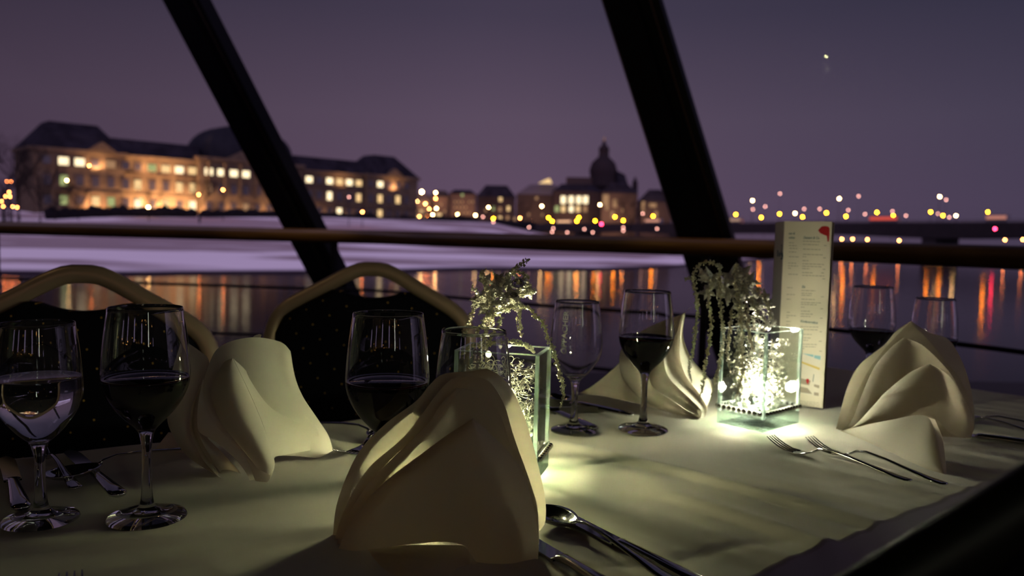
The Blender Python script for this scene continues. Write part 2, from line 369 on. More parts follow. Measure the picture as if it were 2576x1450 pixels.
# creases, given by two points on the table: (a, b, height, half width)
def gs(x, w_): return math.exp(-(x / w_) ** 2)
cre = [(T(1440, 1120, .75), T(2040, 1275, .75), .0052, .016), (T(1640, 1215, .75), T(2200, 1420, .75), .0056, .018), (T(1500, 1428, .75), T(1900, 1372, .75), -.002, .006),
       (T(100, 1370, .75), T(700, 1330, .75), .0035, .024), (T(250, 1440, .75), T(800, 1340, .75), .003, .016)]
ovl = (T(420, 1335, .75), T(1769, 1085, .75)); ovd = (ovl[1] - ovl[0]).normalized()
def ctop(p):
    z = .75
    for a, c, hh, w_ in cre:
        d = c - a; Ln = d.length; d = d / Ln; q = p - a; s = q.x * d.x + q.y * d.y; e = -q.x * d.y + q.y * d.x
        e += .004 * math.sin(s * 30)
        m = min(1, max(0, (s + .06) / .06)) * min(1, max(0, (Ln + .1 - s) / .1)); z += hh * gs(e, w_) * m
    e = -(p.x - ovl[0].x) * ovd.y + (p.y - ovl[0].y) * ovd.x
    z += -.0018 / (1 + math.exp(-(e) / .0014)) + .0009
    # loose ripples towards the front edge
    fd = abs(-(p.x - fr1.x) * uf.y + (p.y - fr1.y) * uf.x); k = max(0, 1 - fd / .30)
    q = p - cre[0][0]; d = (cre[0][1] - cre[0][0]).normalized(); e2 = -q.x * d.y + q.y * d.x; s2 = q.x * d.x + q.y * d.y
    z += min(1, max(0, (s2 + .05) * 5)) * min(1, k * 1.6 + .12) * .0013 * (math.sin(e2 * 105 + 2 * math.sin(e2 * 23 + s2 * 3)) + .5 * math.sin(e2 * 210 + s2 * 6))
    z += .0012 * math.sin(p.x * 24 + 5 * p.y) * math.sin(p.y * 27 - 3 * p.x)
    return z - .0012
tb = thing('dining_table', 'long restaurant table under a white cloth by the window', 'table', (0, 0, 0))
NU, NV = 260, 110
inn = [bil(u, v) for u, v in ((0, 0), (1, 0), (1, 1), (0, 1))]
ctr = sum(inn, Vector()) / 4
q = [ctr + (p_ - ctr) * .985 for p_ in inn]
MB().add([(p_.x, p_.y, .715) for p_ in q] + [(p_.x, p_.y, .744) for p_ in q], [(3, 2, 1, 0), (4, 5, 6, 7), (0, 1, 5, 4), (1, 2, 6, 5), (2, 3, 7, 6), (3, 0, 4, 7)]).build('tabletop', M_rail, tb, smooth=False)
for p_ in [ctr + (p_ - ctr) * .88 for p_ in inn]: MB().box((p_.x, p_.y, .3575), (.05, .05, .715), .6).build('leg', M_black, tb, smooth=False)
vv = []; ff = []
for i in range(NU + 1):
    for j in range(NV + 1):
        p_ = bil(i / NU, j / NV); vv.append((p_.x, p_.y, ctop(p_)))
idx = lambda i, j: i * (NV + 1) + j
for i in range(NU):
    for j in range(NV): ff.append((idx(i, j), idx(i + 1, j), idx(i + 1, j + 1), idx(i, j + 1)))
# hanging sides
loop = [idx(i, 0) for i in range(NU + 1)] + [idx(NU, j) for j in range(1, NV + 1)] + [idx(i, NV) for i in range(NU - 1, -1, -1)] + [idx(0, j) for j in range(NV - 1, 0, -1)]
prev = loop; cum = 0; K = len(loop)
for st in range(1, 15):
    cur = []; dz = [.002, .006, .012, .02, .035, .055, .08, .11, .14, .17, .2, .23, .26, .28][st - 1]; cum = 0
    for k, vi in enumerate(loop):
        x, y, z = vv[vi]; o_ = Vector((x - ctr.x, y - ctr.y, 0))
        a, c = vv[loop[k - 1]], vv[loop[(k + 1) % K]]; tg = Vector((c[0] - a[0], c[1] - a[1], 0)).normalized(); nn = Vector((tg.y, -tg.x, 0))
        if nn.dot(o_) < 0: nn = -nn
        s_ = k * .012; wav = (.5 + .5 * math.sin(s_ * 26 + 1.3 * math.sin(s_ * 7))) * dz * .16
        off = .004 * min(1, dz / .01) + wav + dz * .06
        cur.append(len(vv)); vv.append((x + nn.x * off, y + nn.y * off, z - dz))
    for k in range(K): ff.append((prev[k], cur[k], cur[(k + 1) % K], prev[(k + 1) % K]))
    prev = cur
cl = mesh_obj('tablecloth', vv, ff, M_cloth)
tag(cl, 'white cloth spread over the long table, creased and hanging over its edges', 'tablecloth')

# ================================================================== WINE GLASSES
WP = [(.037, 0), (.0372, .0008), (.0368, .0018), (.030, .0030), (.018, .0052), (.0095, .0095), (.0062, .016), (.0048, .03), (.0044, .050), (.0048, .070), (.0060, .080), (.0078, .0860),
      (.0120, .0915), (.0190, .0985), (.0262, .1065), (.0330, .1165), (.0385, .1290), (.0405, .1410), (.0400, .155), (.0382, .175), (.0360, .192), (.0338, .2074)]
HP = [(.034, 0), (.0342, .0008), (.0338, .0018), (.028, .0030), (.017, .0052), (.0095, .0095), (.0064, .016), (.0050, .03), (.0045, .048), (.0050, .062), (.0062, .070), (.0080, .0755),
      (.0130, .0800), (.0200, .0870), (.0270, .0960), (.0335, .1060), (.0372, .1165), (.0382, .1260), (.0376, .142), (.0356, .164), (.0337, .178), (.0318, .1914)]
def smooth_prof(p, n=70):
    return [(v.x, v.y) for v in crom([(a, b_, 0) for a, b_ in p], n)]
def rad(p, z):
    for (r0, z0), (r1, z1) in zip(p, p[1:]):
        if z <= z1: return r0 + (r1 - r0) * (z - z0) / max(1e-6, z1 - z0)
    return p[-1][0]
def text_mesh(body, size, shear=0, bold=0):
    c = bpy.data.curves.new('lettering', 'FONT'); c.body = body; c.size = size; c.align_x = 'LEFT'; c.shear = shear; c.offset = bold; c.resolution_u = 3
    o_ = bpy.data.objects.new('lettering', c); sc.collection.objects.link(o_)
    dg = bpy.context.evaluated_depsgraph_get(); me = bpy.data.meshes.new_from_object(o_.evaluated_get(dg))
    vv_ = [v.co.copy() for v in me.vertices]; ff_ = [tuple(p_.vertices) for p_ in me.polygons]
    bpy.data.objects.remove(o_); bpy.data.meshes.remove(me); bpy.data.curves.remove(c)
    return vv_, ff_
def wine_glass(kind, px, py, label, fill=None, level=.139, text_ang=None, mirror=False):
    base = T(px, py); big = kind == 'wine'
    prof = WP if big else HP; full = smooth_prof(prof); jb = 11
    zb = prof[jb][1]; zs = .0095
    t_ = thing('wine_glass' if big else 'water_glass', label, 'glass', (base.x, base.y, TZ))
    low = [(0, 0)] + [(r_, z) for r_, z in full if z <= zs] + [(rad(full, zs), zs)]
    MB().lathe(low).build('foot', M_glass, t_)
    mid = [(rad(full, zs), zs)] + [(r_, z) for r_, z in full if zs < z < zb] + [(rad(full, zb), zb)]
    MB().lathe(mid, 32).build('stem', M_glass, t_)
    out = [(rad(full, zb), zb)] + [(r_, z) for r_, z in full if z > zb]
    th = .0009; zi = zb + .003; htop = full[-1][1]
    inner = [(r_ - th, z) for r_, z in full if z > zi + .002]
    rim = [(full[-1][0] - .0002, htop + .0004), (full[-1][0] - .0007, htop + .0004)]
    MB().lathe(out + rim + inner[::-1] + [(.004, zi + .0008), (.0, zi)], 64).build('bowl', M_glass, t_)
    if fill:
        lo = [(0, zi - .0002)] + [(.0042, zi + .0006)] + [(r_ - th + .0003, z) for r_, z in full if zi + .002 < z < level]
        rl = rad(full, level) - th + .0003
        if fill == 'wine':
            lo += [(rl, level - .0025)] if lo[-1][1] < level - .0025 else []
            MB().lathe(lo + [(rl, level - .0012), (rl, level), (0, level)], 64).build('wine', M_wine, t_)
            MB().lathe([(rl + .0001, level - .0012), (rl + .0001, level + .0006), (rl - .0010, level + .0002), (rl - .0030, level + .00005)], 64).build('wine_rim', M_wedge, t_)
        else:
            MB().lathe(lo + [(rl, level), (rl - .0005, level + .0004), (rl - .002, level), (0, level)], 64).build('water', M_waterin, t_)
    if text_ang is not None:
        tv, tf = text_mesh('OPPACHER', .0115, bold=.0003); x1 = max(v.x for v in tv); nv = []
        for v in tv:
            z = .118 + v.x / x1 * .062; a = text_ang + (-1 if mirror else 1) * (v.y - .004) / .036 * (-1)
            r_ = rad(full, z) + .00025 - (0); nv.append((r_ * math.cos(a), r_ * math.sin(a), z))
        mesh_obj('etched_lettering', nv, tf, M_etch, t_, smooth=False)
    elif big:
        pass
    return t_
wine_glass('water', 103, 1307, 'water glass with etched lettering, half full of water, at the left edge of the table', 'water', .139, math.radians(228))
wine_glass('wine', 370, 1301, 'red wine glass standing beside the left water glass, in front of the left chair', 'wine', .139)
wine_glass('wine', 970, 1316, 'red wine glass behind the large front napkin, in front of the second chair', 'wine', .1415)
wine_glass('water', 1183, 1310, 'water glass with etched lettering directly behind the front napkin, before the left vase', 'water', .1425, math.radians(-82))
wine_glass('water', 1443, 1084, 'empty water glass with etched lettering between the left vase and a red wine glass', None, 0, math.radians(238))
wine_glass('wine', 1617, 1081, 'red wine glass standing between the two glass vases, before the swirled napkin', 'wine', .139)
wine_glass('wine', 2182, 1006, 'red wine glass just right of the menu card, behind the right napkin', 'wine', .128)
wine_glass('water', 2338, 1022, 'smaller glass of dark wine half hidden behind the right napkin', 'wine', .120)

# ================================================================== NAPKINS (folded sheets)
def V3(l_): return [Vector(p_) for p_ in l_]
def sheet(name, parent, Lf, Rt, Bt=None, Tp=None, bulge=0.0, nu=28, nv=34, mat=None, thick=.0007, s0=0, s1=1, push=0, shape=None, band=None):
    """four photographed edges with depth (px, py, Y) -> Coons surface bulging towards the viewer's side of the fold"""
    Lp, Rp = crom(Lf, nv), crom(Rt, nv)
    Bp = crom(Bt, 60) if Bt else [Lp[-1].lerp(Rp[-1], k / 60) for k in range(61)]
    Tpp = crom(Tp, 60) if Tp else [Lp[0].lerp(Rp[0], k / 60) for k in range(61)]
    def samp(a, s):
        x = s * 60; i = min(59, int(x)); return a[i].lerp(a[i + 1], x - i)
    vv_ = []
    for j in range(nv + 1):
        t_ = j / nv
        rw = max(1.0, (Rp[j] - Lp[j]).length); e = (band / rw if band else 1)
        for i in range(nu + 1):
            s = s0 + (s1 - s0) * i / nu
            if band: s = min(1, s * e)
            p_ = Lp[j].lerp(Rp[j], s)
            p_ = p_ + (samp(Bp, s) - Lp[-1].lerp(Rp[-1], s)) * t_ + (samp(Tpp, s) - Lp[0].lerp(Rp[0], s)) * (1 - t_)
            k = math.sin(PI * s) ** .8 * math.sin(PI * (.06 + .88 * t_ if Bt is None else .05 + .75 * t_)) if shape is None else shape(s, t_)
            w_ = P(p_.x, p_.y, p_.z - bulge * k + push)
            vv_.append(w_)
    ff_ = [(j * (nu + 1) + i, j * (nu + 1) + i + 1, (j + 1) * (nu + 1) + i + 1, (j + 1) * (nu + 1) + i) for j in range(nv) for i in range(nu)]
    pl = parent.matrix_world.translation if False else Vector(parent.location)
    o_ = mesh_obj(name, [v - pl for v in vv_], ff_, mat or M_nap, parent)
    return o_
def E(pts, d0, d1=None):
    d1 = d0 if d1 is None else d1; n_ = len(pts) - 1
    return [(x, y, d0 + (d1 - d0) * (k / max(1, n_))) for k, (x, y) in enumerate(pts)]
# --- front napkin
M_nap_thin = cloth_mat('white_napkin_thin', (.84, .80, .68), .66, 700, (.98, .88, .66))
c_ = T(1060, 1456); nA = thing('folded_napkin', 'large white cloth napkin standing folded in the centre foreground', 'napkin', (c_.x, c_.y, TZ), group=None)
A = {
 1: ([(1224, 927), (1182, 934), (1114, 942), (1080, 970), (1046, 1010), (970, 1067), (905, 1135), (867, 1211), (845, 1279), (837, 1351), (829, 1372)],
     [(1224, 927), (1262, 949), (1296, 995), (1330, 1082), (1357, 1184), (1372, 1260), (1372, 1313), (1358, 1336)]),
 2: ([(1160, 946), (1135, 955), (1100, 990), (1060, 1045), (1008, 1107), (932, 1173), (886, 1241), (856, 1310), (838, 1372)],
     [(1160, 946), (1195, 947), (1235, 965), (1269, 1021), (1292, 1097), (1322, 1181), (1349, 1264), (1356, 1336), (1356, 1370)]),
 3: ([(1148, 976), (1128, 996), (1105, 1024), (1080, 1062), (1023, 1120), (939, 1203), (886, 1279), (856, 1340), (845, 1384)],
     [(1148, 976), (1193, 983), (1235, 1010), (1266, 1063), (1288, 1135), (1322, 1203), (1349, 1298), (1355, 1360), (1353, 1400)]),
 4: ([(1190, 1053), (1133, 1090), (1076, 1131), (989, 1196), (932, 1249), (886, 1310), (862, 1355), (848, 1393)],
     [(1190, 1053), (1235, 1093), (1284, 1143), (1319, 1196), (1341, 1272), (1353, 1348), (1352, 1420), (1342, 1452)])}
botA4 = [(848, 1393), (970, 1378), (1084, 1365), (1140, 1366), (1172, 1378), (1190, 1405), (1216, 1431), (1260, 1448), (1300, 1456), (1342, 1452)]
for k, (dl, de, dr, dre, bl) in {1: (.70, .735, .70, .72, -.012), 2: (.692, .725, .692, .71, 0), 3: (.684, .715, .684, .70, .01)}.items():
    sheet('fold', nA, E(A[k][0], dl, de), E(A[k][1], dr, dre), bulge=bl, mat=M_nap_thin, band=(90, 80, None)[k - 1], nu=16, nv=44)
    if k < 3: sheet('fold', nA, E(A[k][1], dr, dre), E(A[k][0], dl, de), bulge=bl, mat=M_nap_thin, band=(80, 90, 90)[k - 1], nu=16, nv=44)
sheet('fold', nA, E(A[4][0], .668, .705), E(A[4][1], .668, .69), E(botA4, .705, .69), bulge=.03, nu=44, nv=44)
for k, (d0, d1, bl, bw) in {1: (.70, .735, -.012, 26), 2: (.692, .725, 0, 34), 3: (.684, .715, .01, 34), 4: (.668, .705, .03, 42)}.items():
    sheet('hem', nA, E(A[k][0], d0, d1), E(A[k][1], d0, d1 - .015), E(botA4, .705, .69) if k == 4 else None, bulge=bl, band=bw, push=-.0008, nu=6, nv=44)
# inner cone and left foot, standing on the cloth
sheet('inner_fold', nA, [(905, 1372, .712), (913, 1389, .700), (917, 1446, .672), (922, 1478, .652)], [(1180, 1372, .700), (1181, 1395, .688), (1183, 1440, .668), (1186, 1482, .650)], bulge=.022)
sheet('inner_fold', nA, [(829, 1352, .738), (836, 1390, .725), (842, 1412, .7135)], [(905, 1365, .715), (910, 1400, .708), (913, 1416, .702)], bulge=.004, nu=12, nv=10)
sheet('inner_fold', nA, [(1183, 1385, .70), (1192, 1430, .675), (1200, 1475, .653)], [(1345, 1400, .70), (1346, 1430, .680), (1340, 1452, .668)], bulge=-.01, nu=16, nv=12)
M_nap0 = M_nap; M_nap = cloth_mat('white_napkin_dense', (.84, .80, .68), .24, 700, (.90, .74, .52))
# --- left napkin
c_ = T(640, 1215); nB = thing('folded_napkin', 'white cloth napkin rolled into a cone beside the left red wine glass', 'napkin', (c_.x, c_.y, TZ))
leftB = [(512, 960), (513, 1000), (528, 1045), (556, 1085), (592, 1118), (625, 1165), (640, 1205), (650, 1224)]
sheet('fold', nB, E(leftB, .935, .888), [(731, 884, .985), (742, 947, .985), (762, 998, .99), (801, 1057, 1.0), (826, 1096, 1.005), (838, 1134, 1.010)],
      Bt=[(650, 1224, .888), (676, 1210, .897), (690, 1178, .918), (693, 1150, .95), (740, 1148, .975), (801, 1152, .992), (838, 1134, 1.010)],
      Tp=[(512, 960, .935), (525, 918, .94), (546, 879, .945), (585, 858, .95), (640, 849, .96), (690, 856, .975), (715, 866, .98), (731, 884, .985)], bulge=.022, nu=50, nv=44)
sheet('front_fold', nB, E([(585, 902), (566, 910), (549, 935), (531, 977), (537, 1021), (560, 1070), (590, 1108), (626, 1152), (648, 1180)], .912, .893),
      E([(585, 902), (592, 915), (603, 938), (626, 986), (653, 1048), (676, 1110), (688, 1150), (691, 1172), (678, 1195)], .912, .893), bulge=.02, nu=26, nv=40)
sheet('front_fold', nB, E([(587, 902), (593, 915), (604, 938), (627, 986), (654, 1048), (677, 1110), (688, 1150)], .911, .90),
      [(587, 902, .911), (612, 925, .935), (650, 965, .952), (700, 1005, .965), (760, 1040, .975), (800, 1085, .985), (800, 1130, .99)], bulge=-.010, nu=20, nv=36)
sheet('side_fold', nB, E([(510, 955), (499, 1013), (496, 1066), (504, 1090), (540, 1111), (587, 1150), (614, 1183), (630, 1212), (634, 1226)], .938, .888),
      E([(516, 962), (516, 1010), (532, 1050), (560, 1088), (596, 1120), (628, 1165), (643, 1205), (650, 1222)], .941, .892), bulge=.0, nu=8, nv=40)
sheet('side_fold', nB, E([(504, 968), (481, 1027), (479, 1081), (490, 1116), (513, 1161), (558, 1205), (600, 1222), (630, 1228)], .955, .887),
      E([(512, 962), (505, 1020), (503, 1070), (520, 1100), (560, 1140), (600, 1185), (622, 1215), (634, 1227)], .975, .900), bulge=-.02, nu=12, nv=36)
sheet('side_fold', nB, E([(470, 862), (440, 930), (424, 1010), (421, 1057), (433, 1093), (466, 1143), (513, 1178), (560, 1205)], .985, .90),
      E([(478, 867), (500, 882), (526, 908), (513, 960), (500, 1020), (500, 1090), (530, 1150), (566, 1206)], 1.0, .915), bulge=-.02, nu=18, nv=36)
sheet('side_fold', nB, [(424, 1088, 1.0), (405, 1112, 1.01), (389, 1132, 1.022)], [(440, 1090, .99), (455, 1120, 1.0), (468, 1146, .998)], bulge=.004, nu=10, nv=10)
sheet('tip', nB, [(636, 850, .975), (640, 845, .978), (652, 841, .982)], [(650, 854, .975), (655, 850, .978), (658, 843, .982)], nu=6, nv=6)
# --- swirled napkin between the vases
c_ = T(1700, 1046); nC = thing('folded_napkin', 'white cloth napkin twisted into swirling petals behind the middle red wine glass', 'napkin', (c_.x, c_.y, TZ))
tipC = [(1762, 758), (1742, 772), (1724, 786)]
P1 = tipC + [(1695, 799), (1640, 820), (1590, 848), (1563, 878), (1558, 913), (1567, 952), (1588, 981), (1613, 1004), (1656, 1027), (1702, 1043), (1754, 1053)]
P2 = tipC + [(1700, 806), (1678, 840), (1650, 900), (1636, 940), (1638, 966), (1656, 986), (1690, 1008), (1724, 1031), (1758, 1052)]
P3 = tipC + [(1706, 806), (1690, 840), (1674, 880), (1671, 915), (1680, 945), (1702, 972), (1736, 1004), (1764, 1033), (1763, 1051)]
P4 = tipC + [(1716, 806), (1711, 840), (1710, 876), (1712, 904), (1725, 945), (1758, 990), (1777, 1024), (1775, 1047), (1768, 1052)]
P5 = tipC + [(1723, 800), (1719, 825), (1719, 850), (1728, 880), (1745, 910), (1766, 934), (1788, 958), (1794, 985), (1784, 1008), (1776, 1024)]
sheet('petal', nC, E(P1, 1.37, 1.262), E(P2, 1.35, 1.258), bulge=-.018, nu=24, nv=48)
sheet('petal', nC, E(P2, 1.335, 1.254), E(P3, 1.33, 1.256), bulge=-.016, nu=20, nv=48)
sheet('petal', nC, E(P3, 1.315, 1.252), E(P4, 1.31, 1.256), bulge=-.014, nu=20, nv=48)
sheet('petal', nC, E(P4, 1.32, 1.262), E(P5, 1.36, 1.30), bulge=-.02, nu=20, nv=48)
sheet('back_fold', nC, [(1600, 860, 1.38), (1575, 893, 1.39), (1549, 922, 1.41), (1492, 970, 1.44), (1456, 990, 1.444)], [(1600, 862, 1.36), (1580, 930, 1.35), (1600, 990, 1.32), (1640, 1020, 1.30), (1700, 1042, 1.275)],
      Bt=[(1456, 990, 1.444), (1520, 998, 1.415), (1611, 1018, 1.35), (1700, 1042, 1.275)], bulge=.01, nu=24, nv=24)
M_nap = M_nap0
# --- right napkin
c_ = T(2300, 1120); nD = thing('folded_napkin', 'white cloth napkin folded like a bishop hat at the right, beside the two forks', 'napkin', (c_.x, c_.y, TZ))
D_1 = ([(2292, 808), (2254, 833), (2223, 869), (2164, 916), (2133, 971), (2115, 1034), (2103, 1080)], [(2292, 808), (2337, 837), (2384, 853), (2416, 900), (2439, 963), (2449, 1022), (2451, 1069), (2443, 1104)])
D_2 = ([(2289, 812), (2262, 838), (2220, 885), (2180, 940), (2150, 1000), (2130, 1050), (2108, 1082)], [(2289, 812), (2330, 850), (2375, 905), (2412, 950), (2436, 1000), (2446, 1050), (2444, 1100)])
D_3 = ([(2274, 849), (2239, 877), (2199, 924), (2168, 994), (2144, 1057), (2118, 1084)], [(2274, 849), (2325, 873), (2388, 936), (2415, 985), (2440, 1034), (2440, 1096)])
D_4 = ([(2339, 916), (2286, 939), (2227, 987), (2203, 1014), (2156, 1065), (2129, 1084)], [(2339, 916), (2388, 947), (2427, 1006), (2449, 1057), (2448, 1085), (2427, 1103)])
botD = [(2129, 1084), (2180, 1068), (2247, 1057), (2300, 1047), (2330, 1045), (2357, 1057), (2385, 1086), (2405, 1098), (2427, 1103)]
sheet('fold', nD, E(D_1[0], 1.20, 1.195), E(D_1[1], 1.20, 1.15), bulge=-.01)
sheet('fold', nD, E(D_2[0], 1.19, 1.19), E(D_2[1], 1.19, 1.145), bulge=.0)
sheet('fold', nD, E(D_3[0], 1.165, 1.185), E(D_3[1], 1.165, 1.135), bulge=.012)
sheet('fold', nD, E(D_4[0], 1.13, 1.18), E(D_4[1], 1.13, 1.125), E(botD, 1.18, 1.125), bulge=.035, nu=36, nv=36)
for (e, d0, d1, bl, bw, bt) in ((D_3, 1.165, 1.185, .012, 24, None), (D_4, 1.13, 1.18, .035, 26, botD), (D_2, 1.19, 1.19, 0, 18, None)):
    sheet('hem', nD, E(e[0], d0, d1), E(e[1], d0, d1 - .05), E(bt, 1.18, 1.125) if bt else None, bulge=bl, band=bw, push=-.0008, nu=5, nv=36)
sheet('front_foot', nD, [(2112, 1084, 1.19), (2180, 1112, 1.125), (2247, 1143, 1.07), (2325, 1178, 1.005), (2378, 1199, .975)], [(2140, 1078, 1.18), (2240, 1057, 1.10), (2325, 1046, 1.07), (2352, 1090, 1.03), (2378, 1199, .975)], bulge=.012, nu=24, nv=30)
sheet('front_foot', nD, [(2325, 1046, 1.07), (2350, 1110, 1.02), (2372, 1196, .974)], [(2352, 1056, 1.08), (2372, 1110, 1.05), (2382, 1198, .980)], bulge=.004, nu=10, nv=16)

# ================================================================== VASES
M_band = thin_glass('clear_band', (.9, .95, .93), boost=1, base=.12, diff=.4, dcol=(.95, .95, .95))
M_stone_r = pbr('rhinestone_metal', (.55, .55, .5), .15, metal=1)
M_led = emit('led_lamp_face', (1, .97, .86), 3)
def vase(corner, left, right, label, lampcol, power, h=.148):
    """corner / left / right: base corners on the table"""
    c0, cl_, cr = corner, left, right
    ex = (cr - c0); ex.z = 0; a = ex.length; ex.normalize(); ey = Vector((-ex.y, ex.x, 0)); b_ = abs((cl_ - c0).dot(ey))
    rz = math.atan2(ex.y, ex.x); o_ = c0 + ex * (a / 2) + ey * (b_ / 2)
    t_ = thing('glass_vase', label, 'vase', (o_.x, o_.y, TZ), rz)
    w_ = .0045; hb = .018
    def ring(x, y, z): return [(-x, -y, z), (x, -y, z), (x, y, z), (-x, y, z)]
    q4 = lambda i, j: [(i + k, i + (k + 1) % 4, j + (k + 1) % 4, j + k) for k in range(4)]
    X, Y = a / 2, b_ / 2
    MB().add(ring(X, Y, hb) + ring(X, Y, h) + ring(X - w_, Y - w_, h) + ring(X - w_, Y - w_, hb), q4(0, 4) + q4(8, 12)).build('body', M_vase, t_, smooth=False)
    MB().add(ring(X, Y, 0) + ring(X, Y, hb) + ring(X - w_, Y - w_, hb) + ring(X * .8, Y * .8, hb - .003), [(3, 2, 1, 0)] + q4(0, 4) + [(12, 13, 14, 15)] + q4(8, 12)).build('base', M_vbase, t_, smooth=False)
    m = MB(); m.add(ring(X, Y, h) + ring(X, Y, h + .0012) + ring(X - w_, Y - w_, h + .0012) + ring(X - w_, Y - w_, h), q4(0, 4) + q4(4, 8) + q4(8, 12)); m.build('rim', M_vedge, t_, smooth=False)
    for sx_, sy_ in ((-1, -1), (1, -1), (1, 1), (-1, 1)): MB().box((sx_ * (X - w_ / 2), sy_ * (Y - w_ / 2), (h + hb) / 2), (w_ * .98, w_ * .98, h - hb - .001)).build('corner_edge', M_vedge, t_, smooth=False)
    band = MB(); zb = .027
    band.add(ring(X + .0012, Y + .0012, zb - .004) + ring(X + .0012, Y + .0012, zb + .004), q4(0, 4))
    bo = band.build('rhinestone_band', M_band, t_, smooth=False)
    s0 = None; k = 0
    for (p0, p1) in (((-X, -Y), (X, -Y)), ((X, -Y), (X, Y)), ((X, Y), (-X, Y)), ((-X, Y), (-X, -Y))):
        ln = math.hypot(p1[0] - p0[0], p1[1] - p0[1]); n_ = max(3, int(ln / .0082))
        for i in range(n_):
            f = (i + .5) / n_; x, y = p0[0] + (p1[0] - p0[0]) * f, p0[1] + (p1[1] - p0[1]) * f
            if s0 is None:
                s0 = MB().ball((0, 0, 0), .0035, 8, 6).build('rhinestone', M_stone_r, bo, smooth=False); g_ = s0
            else:
                g_ = s0.copy(); g_.parent = bo; sc.collection.objects.link(g_)
            nx = (.0012 if p0[0] == p1[0] else 0) * (1 if x > 0 else -1); ny = (.0012 if p0[1] == p1[1] else 0) * (1 if y > 0 else -1)
            g_.location = (x + nx * 2.5, y + ny * 2.5, zb)
    # LED puck under the crystals
    lp = thing('led_lamp', 'small white LED lamp glowing at the bottom of ' + ('the left vase' if 'left' in label else 'the right vase'), 'lamp', (o_.x, o_.y, TZ + hb), rz)
    MB().lathe([(0, 0), (.016, 0), (.016, .005), (.0, .0052)], 20).build('housing', pbr('white_plastic', (.8, .8, .8), .4), lp)
    MB().lathe([(.013, .0054), (.012, .0075), (.006, .009), (0, .0094)], 20).build('lens', M_led, lp)
    ld = bpy.data.lights.new('led_light', 'POINT'); ld.energy = power; ld.color = lampcol; ld.shadow_soft_size = .009
    lo = bpy.data.objects.new('led_light', ld); sc.collection.objects.link(lo); lo.parent = lp; lo.location = (0, 0, .028)
    return t_, o_, ex, ey, X, Y
V1 = vase(T(1350, 1217), T(1350, 1217) + (T(1130, 1195) - T(1350, 1217)), T(1350, 1217) + Vector((.02, .073, 0)), 'x', (1, .95, .68), 1.0) if False else None
def rect_from(corner, ang, a, b_):
    ex = Vector((math.cos(ang), math.sin(ang), 0)); ey = Vector((-ex.y, ex.x, 0))
    return corner, corner + ey * b_, corner + ex * a
c1 = T(1348, 1216)
# vase 1: the long side faces the camera; corner = front right corner
ang1 = math.radians(76)
v1 = vase(*rect_from(c1, ang1, .072, .104), 'left square glass vase with a rhinestone band, behind the front napkin', (1, .90, .50), 3.0)
c2 = T(1919, 1089)
v2 = vase(*rect_from(c2, math.radians(42), .106, .080), 'right square glass vase with a rhinestone band, in front of the menu card', (1, .90, .66), 2.4)

# crystals heaped in each vase
def chunk(seed):
    rnd = random.Random(seed); bm = bmesh.new(); bmesh.ops.create_icosphere(bm, subdivisions=1, radius=1)
    ax = Vector((rnd.uniform(.7, 1.2), rnd.uniform(.6, 1), rnd.uniform(.6, 1.1)))
    for v in bm.verts: v.co = Vector((v.co.x * ax.x, v.co.y * ax.y, v.co.z * ax.z)) * rnd.uniform(.72, 1.12)
    me = bpy.data.meshes.new('crystal_chunk'); bm.to_mesh(me); bm.free(); me.materials.append(M_cryst); return me
chunks = [chunk(s) for s in range(5)]
for vi, (vt, o_, ex, ey, X, Y) in enumerate((v1, v2)):
    rnd = random.Random(31 + vi); placed = []
    tries = 0
    while len(placed) < 42 and tries < 6000:
        tries += 1; r_ = rnd.uniform(.0080, .0120)
        lx_, ly_ = rnd.uniform(-1, 1) * (X - .006 - r_ * 1.1), rnd.uniform(-1, 1) * (Y - .006 - r_ * 1.1); lz = .018 + r_ + rnd.uniform(0, .052)
        if len(placed) < 9: lz = .018 + r_
        if lx_ ** 2 + ly_ ** 2 < .019 ** 2 and lz < .055: continue
        pp_ = Vector((lx_, ly_, lz))
        if any((pp_ - q_).length < (r_ + rq) * .93 for q_, rq in placed): continue
        placed.append((pp_, r_))
        g_ = bpy.data.objects.new('crystal_chunk', chunks[rnd.randrange(5)]); sc.collection.objects.link(g_)
        wp = o_ + ex * lx_ + ey * ly_; g_.location = (wp.x, wp.y, TZ + lz); g_.scale = (r_,) * 3; g_.rotation_euler = (rnd.uniform(0, 6), rnd.uniform(0, 6), rnd.uniform(0, 6))
        tag(g_, 'clear crystal chunk heaped in the %s glass vase' % ('left', 'right')[vi], 'crystal', 'crystal chunks in the %s vase' % ('left', 'right')[vi])
    # tangled silver wire above the crystals
    m = MB()
    for k in range(520):
        cx_, cy_, cz_ = rnd.uniform(-1, 1) * (X - .012), rnd.uniform(-1, 1) * (Y - .012), rnd.uniform(.055, .132) if k % 4 else rnd.uniform(.04, .08); rr_ = rnd.uniform(.0035, .0075)
        e1 = Vector((rnd.gauss(0, 1), rnd.gauss(0, 1), rnd.gauss(0, 1))).normalized(); e2 = e1.cross(Vector((rnd.gauss(0, 1), rnd.gauss(0, 1), rnd.gauss(0, 1)))).normalized()
        a0 = rnd.uniform(0, 6); ar = rnd.uniform(3, 6.5)
        m.tube([Vector((cx_, cy_, cz_)) + e1 * math.cos(a0 + ar * q_ / 12) * rr_ + e2 * math.sin(a0 + ar * q_ / 12) * rr_ * .7 for q_ in range(13)], .0004, 3, caps=False)
    wt = m.build('silver_wire_tangle', M_wire, loc=(o_.x, o_.y, TZ), rot=(0, 0, math.atan2(ex.y, ex.x)))
    tag(wt, 'tangled curly silver wire filling the upper part of the %s vase' % ('left', 'right')[vi], 'wire', kind='stuff')

